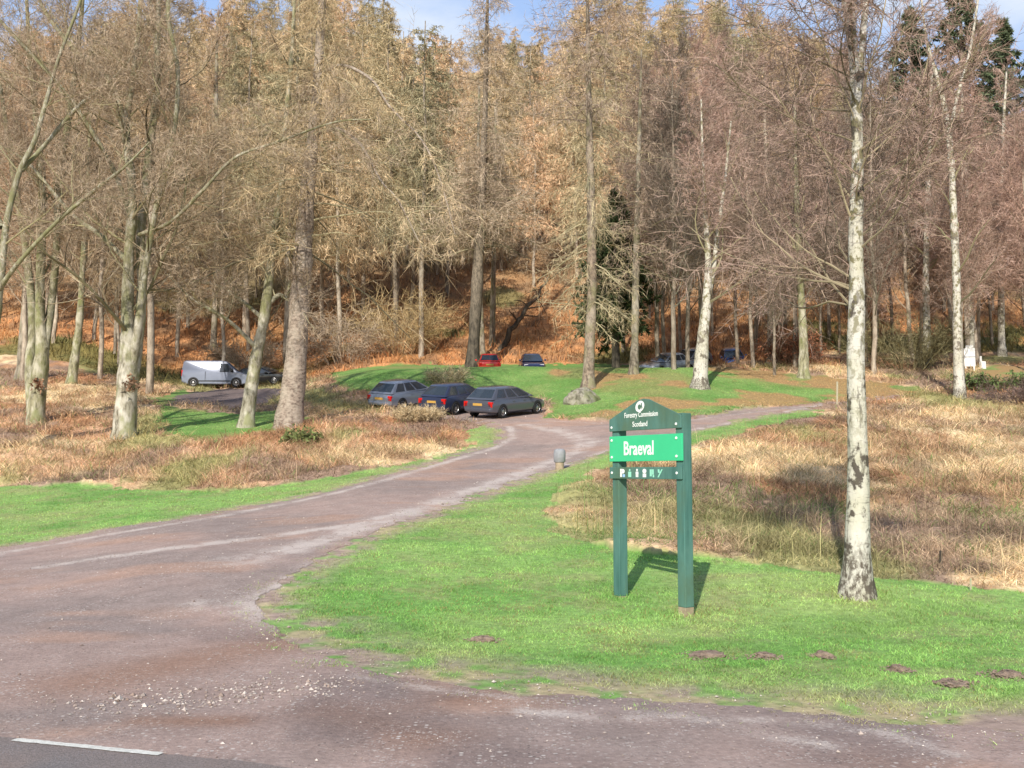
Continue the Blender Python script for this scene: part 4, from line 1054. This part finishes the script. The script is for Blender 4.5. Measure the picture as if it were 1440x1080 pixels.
m = MB(); m.box(-3.6*k, 3.6*k, -.12, .12, -.1, 10*k); m.build('cabinet', M['plate_w'], r_, bevel=.02)
m = MB(); m.box(-.05, .05, .125, .2, -.1, 18*k); m.build('post', M['plate_w'], r_)

# ------------------------------------------------------------------ the sign
A_ = hit(873, 838); B_ = hit(965, 866); dv = B_ - A_; SL = float(np.hypot(dv[0], dv[1])); rz = math.atan2(dv[1], dv[0])
mid = (A_ + B_) / 2; mid[2] = float(hgt(mid[0], mid[1]))
sign = empty('welcome_sign', mid, rz); tag(sign, 'green wooden sign with a gabled header and white lettering on two posts', 'sign')
pw = .062; H_ = 2.16; bt = .022
for s, zt in ((-1, H_ - .02), (1, H_)):
    m = MB(); m.box(s*SL/2 - pw, s*SL/2 + pw, -pw, pw, .05, zt); po = m.build('post', M['paint'], sign, bevel=.008)
    m = MB(); m.box(s*SL/2 - pw + .001, s*SL/2 + pw - .001, -pw + .001, pw - .001, -.3, .05); m.build('foot', M['rawwood'], po, bevel=.006)
xl, xr = -SL/2 - .085, SL/2 + .055
yb0, yb1 = -pw - .002 - bt, -pw - .002
def board(name, poly, mat):
    n = len(poly); v = [(x, yb0, z) for x, z in poly] + [(x, yb1, z) for x, z in poly]
    me = D.meshes.new(name); me.from_pydata(v, [], [tuple(range(n))] + [tuple(range(2*n-1, n-1, -1))] + [((i+1) % n, i, n+i, n+(i+1) % n) for i in range(n)])
    me.update(); me.materials.append(mat); o = D.objects.new(name, me); COL.objects.link(o); o.parent = sign
    bv = o.modifiers.new('bevel', 'BEVEL'); bv.width = .004; bv.segments = 2
    return o
zc = (2.135, 2.355)
hb = board('header_board', [(xl, 1.995), (xr, 1.995), (xr, zc[0]), ((xl+xr)/2 + .10, zc[1] - .012), ((xl+xr)/2, zc[1]), ((xl+xr)/2 - .10, zc[1] - .012), (xl, zc[0])], M['paint'])
nb_ = board('name_board', [(xl, 1.635), (xr + .015, 1.635), (xr + .015, 1.935), (xl, 1.935)], M['bright'])
sb = board('symbol_board', [(xl, 1.432), (xr, 1.432), (xr, 1.568), (xl, 1.568)], M['paint'])
def text(body, parent, x, z, w, h, name='lettering', off=.012):
    cu = D.curves.new('t', 'FONT'); cu.body = body; cu.align_x = 'CENTER'; cu.size = 1; cu.offset = off; cu.extrude = .004; cu.resolution_u = 3
    o = D.objects.new('t', cu); COL.objects.link(o); bpy.context.view_layer.update()
    me = D.meshes.new_from_object(o.evaluated_get(bpy.context.evaluated_depsgraph_get())); D.objects.remove(o); D.curves.remove(cu)
    co = np.empty(len(me.vertices) * 3); me.vertices.foreach_get('co', co); co = co.reshape(-1, 3)
    mn, mx = co.min(0), co.max(0)
    nx = (co[:, 0] - (mn[0] + mx[0]) / 2) / (mx[0] - mn[0]) * w + x; nz = (co[:, 1] - mn[1]) / (mx[1] - mn[1]) * h + z
    ny = yb0 - .0015 - (co[:, 2] - mn[2]) * .25
    me.vertices.foreach_set('co', np.stack([nx, ny, nz], -1).ravel()); me.update(); me.name = name
    me.materials.clear(); me.materials.append(M['white'])
    o = D.objects.new(name, me); COL.objects.link(o); o.parent = parent
    return o
xm = (xl + xr) / 2; W_ = xr - xl
text('Forestry Commission', hb, xm - .04, 2.125, .47 * W_, .082)
text('Scotland', hb, xm - .06, 2.035, .21 * W_, .062)
text('Braeval', nb_, xm - .09, 1.705, .42 * W_, .165, off=.02)
# emblem: white oval with a dark leaf curl left open in it
def flat(name, polys, parent, mat, y=yb0 - .002, th=.002):
    m = MB()
    for poly in polys:
        n = len(poly); v = [(x, y, z) for x, z in poly] + [(x, y - th, z) for x, z in poly]; cx = np.mean(poly, 0)
        v += [(cx[0], y - th, cx[1])]
        m.add(v, [(n + i, n + (i + 1) % n, 2 * n) for i in range(n)], [(i, (i + 1) % n, n + (i + 1) % n, n + i) for i in range(n)])
    return m.build(name, mat, parent)
ov = lambda cx, cz, a, b, n=28, t=0: [(cx + a * math.cos(q) * math.cos(t) - b * math.sin(q) * math.sin(t), cz + a * math.cos(q) * math.sin(t) + b * math.sin(q) * math.cos(t)) for q in np.linspace(0, 2 * math.pi, n, endpoint=False)]
em = flat('emblem', [ov(xm - .055, 2.268, .082, .062, t=.35)], hb, M['white'])
flat('emblem_leaf', [ov(xm - .06, 2.262, .030, .030, t=.3), [(xm-.02,2.235),(xm-.005,2.25),(xm-.02,2.31),(xm-.035,2.30)]], em, M['paint'], y=yb0 - .0045)
# pictograms on the lower board
blue = mat_plain('pale_blue_pictogram', (.35,.55,.80), .5, 0, .4, .05, 9); mint = mat_plain('mint_pictogram', (.32,.72,.55), .5, 0, .4, .05, 9)
x0 = xm - .39
for i in range(6):
    cx = x0 + i * .135; z0 = 1.452; z1 = 1.548
    rect = lambda a, b, c, d_: [(cx + a, z0 + c), (cx + b, z0 + c), (cx + b, z0 + d_), (cx + a, z0 + d_)]
    if i == 0: po = flat('pictogram', [rect(-.045,-.015,0,.096), ov(cx+.005, z0+.068, .034, .027)], sb, M['white']); flat('pictogram_inset', [rect(-.0,.045,0,.034)], po, blue)
    elif i == 1: flat('pictogram', [ov(cx, z0+.082, .014, .013), rect(-.028,.028,.0,.064)], sb, mint)
    elif i == 2: flat('pictogram', [ov(cx, z0+.082, .017, .014), rect(-.024,.024,.030,.064), rect(-.022,-.004,0,.028), rect(.004,.022,0,.028)], sb, M['white'])
    elif i == 3: flat('pictogram', [ov(cx, z0+.07, .034, .026), rect(-.03,.03,0,.042)], sb, M['white'])
    elif i == 4: flat('pictogram', [rect(-.04,-.004,.01,.09), rect(.002,.03,.03,.09), rect(.012,.036,0,.028)], sb, mint)
    else: flat('pictogram', [[(cx-.04,z0),(cx-.018,z0),(cx+.05,z0+.09),(cx+.028,z0+.09)], [(cx-.035,z0+.09),(cx-.03,z0+.05),(cx-.002,z0+.05),(cx-.006,z0+.09)]], sb, mint)
for bd, zs in ((hb, (2.04,)), (nb_, (1.685, 1.885)), (sb, (1.5,))):
    for z_ in zs:
        for x_ in (xl + .05, xr - .075): 
            m = MB(); v, f = lathe([(.016, 0), (.016, .006), (.010, .011), (.0005, .012)], 12); v = np.stack([v[:, 0] + x_, yb0 - .001 - v[:, 2], v[:, 1] + z_], -1)
            m.add(v, None, f[:, ::-1]); m.build('bolt', M['white'], bd)

# ------------------------------------------------------------------ vehicles
def wheel(root, x, y, r, w=.2):
    s = 1 if y > 0 else -1
    m = MB(); v, f = lathe([(r*.66, -w/2), (r*.93, -w/2), (r, -w/2+.03), (r, w/2-.03), (r*.93, w/2), (r*.66, w/2)], 24)
    rot = lambda v: np.stack([v[:, 0] + x, v[:, 2] * s + y, v[:, 1] + r], -1)
    m.add(rot(v), None, f if s < 0 else f[:, ::-1])
    t = m.build('wheel', M['tyre'], root, smooth=True, sharp=40)
    m = MB(); v, f = lathe([(r*.67, w*.40), (r*.58, w*.46), (r*.52, w*.30), (r*.22, w*.42), (.001, w*.46)], 20)
    m.add(rot(v), None, f if s < 0 else f[:, ::-1])
    m.build('rim', M['rim'], t)

def quad_panel(name, corners, mat, parent, out=.006, inset=(0, 1, 0, 1)):
    """a panel lying on the bilinear face a,b,c,d (a->b along the bottom, d->c along the top)"""
    a, b, c, d = [np.array(q, float) for q in corners]
    u0, u1, v0, v1 = inset
    f = lambda u, v: (a*(1-u)+b*u)*(1-v) + (d*(1-u)+c*u)*v
    n = np.cross(b - a, d - a); n /= np.linalg.norm(n)
    pts = [f(u, v) for u, v in ((u0, v0), (u1, v0), (u1, v1), (u0, v1))]
    lo = [p - n * .004 for p in pts]; hi = [p + n * out for p in pts]
    m = MB(); m.add(np.array(lo + hi), None, [(4,5,6,7),(0,1,5,4),(1,2,6,5),(2,3,7,6),(3,0,4,7)])
    return m.build(name, mat, parent, bevel=.01)

def make_car(label, paint, pos, heading, style='hatch', L=4.1, W=1.74, H=1.46, name='parked_car', rails=False, plate='plate'):
    """local +x is the car's nose; heading = compass angle of the nose, clockwise from straight ahead"""
    root = empty(name, pos); tag(root, label, 'car', 'cars parked in the woodland car park')
    hx, hy = math.sin(R(heading)), math.cos(R(heading))
    zf = float(hgt(pos[0] + hx*1.2, pos[1] + hy*1.2)); zb = float(hgt(pos[0] - hx*1.2, pos[1] - hy*1.2))
    zl = float(hgt(pos[0] - hy*.7, pos[1] + hx*.7)); zr = float(hgt(pos[0] + hy*.7, pos[1] - hx*.7))
    X = Vector((hx*2.4, hy*2.4, zf - zb)).normalized(); Y = Vector((-hy*1.4, hx*1.4, zl - zr)); Y = (Y - X * Y.dot(X)).normalized(); Z = X.cross(Y)
    root.rotation_euler = Matrix((X, Y, Z)).transposed().to_euler()
    root.location = (pos[0], pos[1], (zf + zb) / 2 + .012 + pos[2])
    h = W / 2; f = L / 2
    belt = H * .625
    if style == 'hatch': nose, tailtop = (f - 1.05), belt
    if style in ('hatch', 'estate'):
        st = [(-f, .42, .70, .86), (-f+.05, .30, belt-.06, .95), (-f+.35, .22, belt, 1), (-.9, .2, belt, 1), (.3, .2, belt-.02, 1), (f-1.15, .2, belt-.06, 1), (f-.45, .21, belt-.17, .97), (f-.12, .25, belt-.27, .88), (f, .36, .56, .74)]
    else:
        st = [(-f, .42, .74, .86), (-f+.05, .30, belt-.05, .94), (-f+.4, .22, belt, 1), (-.9, .2, belt+.01, 1), (.3, .2, belt-.02, 1), (f-1.25, .2, belt-.06, 1), (f-.45, .21, belt-.17, .97), (f-.12, .25, belt-.27, .88), (f, .36, .56, .74)]
    sec = []
    for x, zl_, zt, k in st:
        w = h * k; hh = zt - zl_
        half = [(.0, zl_), (.82*w, zl_), (.96*w, zl_ + hh*.13), (w, zl_ + hh*.45), (.985*w, zl_ + hh*.72), (.94*w, zt - hh*.05), (.86*w, zt), (.45*w, zt + .02), (0, zt + .028)]
        ring = half + [(-y, z) for y, z in half[-2:0:-1]]
        sec.append([(x, -y, z) for y, z in ring])
    S = np.array(sec); ns, nk = S.shape[:2]; ii = np.arange(ns*nk).reshape(ns, nk)
    m = MB(); q = np.stack([ii[:-1], np.roll(ii[:-1], -1, 1), np.roll(ii[1:], -1, 1), ii[1:]], -1).reshape(-1, 4)
    v = np.vstack([S.reshape(-1, 3), [S[0].mean(0)], [S[-1].mean(0)]])
    caps = [(ii[0][(k+1) % nk], ii[0][k], ns*nk) for k in range(nk)] + [(ii[-1][k], ii[-1][(k+1) % nk], ns*nk+1) for k in range(nk)]
    m.add(v, caps, q[:, ::-1][:, [0,1,2,3]])
    body = m.build('body', paint, root, smooth=True, sharp=38)
    # cabin
    if style == 'hatch': xb0, xb1, xr0, xr1 = -f+.08, f-.98, -f+.66, .10
    elif style == 'estate': xb0, xb1, xr0, xr1 = -f+.08, f-1.15, -f+.45, .22
    else: xb0, xb1, xr0, xr1 = -f+.62, f-1.2, -f+1.25, .2
    yb, yr, zb_ = h*.90, h*.68, belt - .015
    cab = []
    zr_ = H - .06
    ring = lambda z, x0, x1, y: [(x0, -y, z), (x1, -y, z), (x1 + (.07 if z > belt else .1), 0, z), (x1, y, z), (x0, y, z), (x0 - .05, 0, z)]
    rings = [ring(zb_, xb0, xb1, yb), ring(zr_, xr0, xr1, yr), ring(H, xr0 + .22, xr1 - .28, yr*.80)]
    v = np.array(rings).reshape(-1, 3); fs = []
    for a in range(2):
        for k in range(6): fs.append((a*6+k, a*6+(k+1) % 6, (a+1)*6+(k+1) % 6, (a+1)*6+k))
    m = MB(); m.add(v, [(12,13,14),(12,14,15),(12,15,16),(12,16,17)], fs)
    cabin = m.build('cabin', paint, root, smooth=True, sharp=30, bevel=.05)
    LB_ = (xb0, yb, zb_); FB = (xb1, yb, zb_); LT = (xr0, yr, zr_); FT = (xr1, yr, zr_)
    for s in (-1, 1):
        sg = lambda p: (p[0], p[1]*s, p[2])
        cs = [sg(LB_), sg(FB), sg(FT), sg(LT)]
        if s > 0: cs = [cs[1], cs[0], cs[3], cs[2]]
        spans = [(.09, .33), (.37, .60), (.64, .93)] if style != 'saloon' else [(.08, .30), (.34, .60), (.64, .93)]
        for u0, u1 in spans:
            if s > 0: u0, u1 = 1 - u1, 1 - u0
            quad_panel('window', cs, M['glass'], cabin, .004, (u0, u1, .12, .90))
    for s in (-1, 1):   # windscreen and rear window in two halves that meet in a shallow ridge
        cs = [(xb1, yb, zb_), (xb1 + .1, 0, zb_), (xr1 + .07, 0, zr_), (xr1, yr, zr_)] if s > 0 else [(xb1 + .1, 0, zb_), (xb1, -yb, zb_), (xr1, -yr, zr_), (xr1 + .07, 0, zr_)]
        cs = [cs[1], cs[0], cs[3], cs[2]]
        quad_panel('windscreen', cs, M['glass'], cabin, .004, (.0, .93, .06, .94) if s > 0 else (.07, 1, .06, .94))
        cs = [(xb0, yb, zb_), (xb0 - .05, 0, zb_), (xr0 - .05, 0, zr_), (xr0, yr, zr_)] if s > 0 else [(xb0 - .05, 0, zb_), (xb0, -yb, zb_), (xr0, -yr, zr_), (xr0 - .05, 0, zr_)]
        quad_panel('rear_window', cs, M['glass'], cabin, .004, (.10, 1, .16, .92) if s > 0 else (.0, .90, .16, .92))
    for sx in (-f + .80, f - .86):
        for s in (-1, 1):
            m = MB(); v, fc = lathe([(.001, .0), (.36, .0), (.36, .012), (.30, .016), (.001, .014)], 22)
            v = np.stack([v[:, 0] + sx, s*(h*.985 + v[:, 2]), v[:, 1] + .31], -1)
            keep = v[:, 2] >= .2; v[~keep, 2] = .2
            m.add(v, None, fc if s < 0 else fc[:, ::-1]); m.build('wheel_arch', M['trim'], body)
            wheel(root, sx, s*(h - .075), .31)
    for s in (-1, 1):
        m = MB(); m.box(-f+.0, -f+.14, s*h*.80-.12, s*h*.80+.12, belt-.36, belt-.10 if style != 'estate' else belt + .02); m.build('tail_light', M['redlamp'], root, bevel=.03)
        m = MB(); m.box(f-.34, f-.10, s*h*.66-.16, s*h*.66+.16, belt-.37, belt-.24); m.build('headlight', M['clearlamp'], root, bevel=.04)
        m = MB(); m.box(.55, .70, s*(h+.07)-.07, s*(h+.07)+.07, belt-.0, belt+.12); m.build('wing_mirror', paint, root, bevel=.03)
        for hxp in (-.55, .30): m = MB(); m.box(hxp-.09, hxp+.09, s*h*.985-.02, s*h*.985+.02, belt-.16, belt-.125); m.build('door_handle', paint, body, bevel=.008)
    m = MB(); m.box(-f-.015, -f+.09, -.26, .26, .60, .71); m.build('number_plate', M['plate'], root)
    m = MB(); m.box(f-.1, f+.012, -.26, .26, .40, .51); m.build('number_plate', M['plate_w'], root)
    m = MB(); m.box(-f-.03, -f+.25, -h*.86, h*.86, .33, .50); m.build('bumper', paint, root, bevel=.05)
    m = MB(); m.box(f-.26, f+.02, -h*.74, h*.74, .28, .40); m.build('bumper', M['trim'], root, bevel=.05)
    if rails:
        for s in (-1, 1): m = MB(); m.box(xr0+.2, xr1-.1, s*yr*.86-.02, s*yr*.86+.02, H-.03, H+.035); m.build('roof_rail', M['trim'], cabin, bevel=.01)
    return root

def on(px, d, dz=0.0): 
    a = P(px, 500, d); return (float(a[0]), float(d), dz)
make_car('dark grey hatchback car, nearest of the parked row, red tail lights facing the track', carpaint('grey_car_paint', (.105,.115,.150)), on(712, 47.2), 36, 'hatch', 4.45, 1.74, 1.42)
make_car('dark blue hatchback tucked behind the dark grey car', carpaint('blue_car_paint', (.040,.052,.105)), on(644, 49.0), 34, 'hatch', 4.15, 1.72, 1.46)
make_car('silver-blue hatchback behind the straw mound, leftmost of the near row', carpaint('silver_blue_car_paint', (.22,.25,.32)), on(573, 51.5), 36, 'hatch', 4.2, 1.72, 1.46)
make_car('small bright red car on the upper car park', carpaint('red_car_paint', (.60,.02,.015), .05), on(687, 72.5, -.32), -4, 'hatch', 3.9, 1.66, 1.44)
make_car('navy blue car facing the camera on the upper car park', carpaint('navy_car_paint', (.02,.03,.10)), on(748, 72.5, -.32), 176, 'hatch', 4.0, 1.70, 1.46)
make_car('pale blue-grey car left of the stout pale trunk', carpaint('pale_car_paint', (.33,.38,.46)), on(938, 72.0, -.42), 236, 'saloon', 4.4, 1.75, 1.5)
make_car('silver car half hidden behind the stout pale trunk', carpaint('silver_car_paint', (.42,.43,.43)), on(970, 75.0, -.42), 222, 'hatch', 4.1, 1.72, 1.48)
make_car('bright blue car right of the stout pale trunk', carpaint('bright_blue_car_paint', (.03,.10,.34)), on(1031, 76.0, -.75), 184, 'hatch', 4.0, 1.70, 1.46)
make_car('black hatchback nose to nose with the silver van, partly behind the leaning trunk', carpaint('black_car_paint', (.02,.021,.023)), on(372, 73.6), 98, 'hatch', 4.0, 1.70, 1.44)

def make_van(label, paint, pos, heading, L=4.8, W=1.9, H=1.95):
    root = empty('parked_van', (pos[0], pos[1], float(hgt(pos[0], pos[1]))), R(90 - heading)); tag(root, label, 'van')
    f = L/2; h = W/2
    side = [(-f, .42), (-f-.02, .75), (-f+.03, 1.45), (-f+.10, H-.07), (-f+.25, H), (.45, H), (.80, H-.05), (1.15, H-.42), (1.55, 1.18), (f-.35, 1.02), (f-.06, .86), (f, .55), (f-.04, .30), (f-.5, .22), (-f+.3, .25)]
    m = MB(); n = len(side)
    kk = lambda z: 1.0 if z < 1.15 else 1 - .13 * (z - 1.15) / (H - 1.15)
    layers = [(-1, 0), (-.96, .0), (0, 0), (.96, 0), (1, 0)]
    rings = []
    cx = (0, .95)
    for t, _ in layers:
        ins = .05 if abs(t) == 1 else 0
        rings.append([((x - math.copysign(ins, x)) if ins else x + (.10 if t == 0 and x > .9 else 0), t*h*kk(z), z - (ins if z > 1 else -ins)) for x, z in side])
    v = np.array(rings).reshape(-1, 3); q = []
    for a in range(4):
        for k in range(n): q.append((a*n+k, (a+1)*n+k, (a+1)*n+(k+1) % n, a*n+(k+1) % n))
    c0 = np.array(rings[0]).mean(0); c1 = np.array(rings[-1]).mean(0); v = np.vstack([v, c0, c1])
    m.add(v, [(k, (k+1) % n, 5*n) for k in range(n)] + [(4*n+(k+1) % n, 4*n+k, 5*n+1) for k in range(n)], q)
    body = m.build('body', paint, root, smooth=True, sharp=28)
    for s in (-1, 1):
        w0 = lambda x, z: (x, s*(h*kk(z) + .004), z)
        cs = [w0(.32, 1.12), w0(1.36, 1.10), w0(.88, 1.72), w0(.36, 1.74)]
        if s > 0: cs = [cs[1], cs[0], cs[3], cs[2]]
        quad_panel('side_window', cs, M['glass'], body, .006)
        for sx in (-f+.85, f-.88):
            m = MB(); v, fc = lathe([(.001, 0), (.40, 0), (.40, .012), (.33, .016), (.001, .014)], 22); v = np.stack([v[:, 0]+sx, s*(h*.998+v[:, 2]), np.maximum(v[:, 1]+.34, .24)], -1)
            m.add(v, None, fc if s < 0 else fc[:, ::-1]); m.build('wheel_arch', M['trim'], body); wheel(root, sx, s*(h-.08), .34, .22)
        m = MB(); m.box(f-.40, f-.12, s*h*.74-.16, s*h*.74+.16, .74, .95); m.build('headlight', M['clearlamp'], root, bevel=.05)
        m = MB(); m.box(-f-.03, -f+.08, s*h*.9-.07, s*h*.9+.06, .80, 1.25); m.build('tail_light', M['redlamp'], root, bevel=.02)
        m = MB(); m.box(-.72, -.70, s*(h+.001)-.006, s*(h+.001)+.006, .40, 1.15); m.build('door_seam', M['trim'], body)
        m = MB(); m.box(1.12, 1.28, s*(h+.10)-.08, s*(h+.10)+.08, 1.12, 1.36); m.build('wing_mirror', M['trim'], root, bevel=.03)
    cs = [(1.60, -h*.80, 1.20), (1.60, h*.80, 1.20), (.90, h*.74, H-.12), (.90, -h*.74, H-.12)]
    quad_panel('windscreen', cs, M['glass'], body, .03)
    m = MB(); m.box(f-.3, f+.03, -h*.92, h*.92, .28, .50); m.build('bumper', M['trim'], root, bevel=.06)
    m = MB(); m.box(-f+.9, f-1.3, -h-.012, -h+.02, .42, .50); m.build('side_strip', M['trim'], body)
    return root
make_van('silver panel van parked side-on by the wood at left', carpaint('silver_van_paint', (.17,.19,.25), .25), on(308, 72.6), 88)

# ------------------------------------------------------------------ light, sky, camera
SUN_EL, SUN_AZ = 32.0, 194.8       # azimuth clockwise from +Y
w = D.worlds.new('World'); scene.world = w; w.use_nodes = True
nt = w.node_tree; bg = nt.nodes['Background']
sky = nd(nt, 'ShaderNodeTexSky', sky_type='NISHITA', sun_disc=False, sun_elevation=R(SUN_EL), sun_rotation=R(SUN_AZ), air_density=1.0, dust_density=.6, ozone_density=1.6)
tc = nd(nt, 'ShaderNodeTexCoord').outputs['Generated']
sx = nd(nt, 'ShaderNodeSeparateXYZ'); nt.links.new(tc, sx.inputs[0])
bank = ramp(nt, sx.outputs[1], [(.15, 0.0), (.75, 1.0)])
cl = ramp(nt, noise(nt, mapped(nt, tc, (1, 1, 2.2)), 3.2, 7, .58), [(.44, 0.08), (.66, 1.0)])
thin = mixn(nt, sky.outputs[0], (2.9, 4.4, 7.4), mixn(nt, bank, .85, 1.0, 'MULTIPLY'))
out = mixn(nt, thin, (6.2, 6.7, 7.4), mixn(nt, mixn(nt, cl, bank, 1.0, 'MULTIPLY'), .9, 1.0, 'MULTIPLY'))
nt.links.new(out, bg.inputs['Color']); bg.inputs['Strength'].default_value = .14
sl = D.lights.new('sun', 'SUN'); sl.energy = 5.0; sl.angle = R(.53); sl.color = (1.0, .93, .82)
so = D.objects.new('sun', sl); COL.objects.link(so)
sd = Vector((math.sin(R(SUN_AZ)) * math.cos(R(SUN_EL)), math.cos(R(SUN_AZ)) * math.cos(R(SUN_EL)), math.sin(R(SUN_EL))))
so.rotation_euler = sd.to_track_quat('Z', 'Y').to_euler(); so.location = sd * 40
cam = D.cameras.new('camera'); cam.sensor_width = 36; cam.lens = FPX / 1440 * 36; cam.clip_end = 3000; cam.clip_start = .05
co = D.objects.new('camera', cam); COL.objects.link(co); co.location = (0, 0, EYE); co.rotation_euler = (math.pi / 2 + TH, 0, 0)
scene.camera = co
scene.view_settings.view_transform = 'Standard'; scene.view_settings.look = 'None'; scene.view_settings.exposure = 0
scene.cycles.filter_width = 1.5
scene.cycles.max_bounces = 6; scene.cycles.diffuse_bounces = 3; scene.cycles.transparent_max_bounces = 4
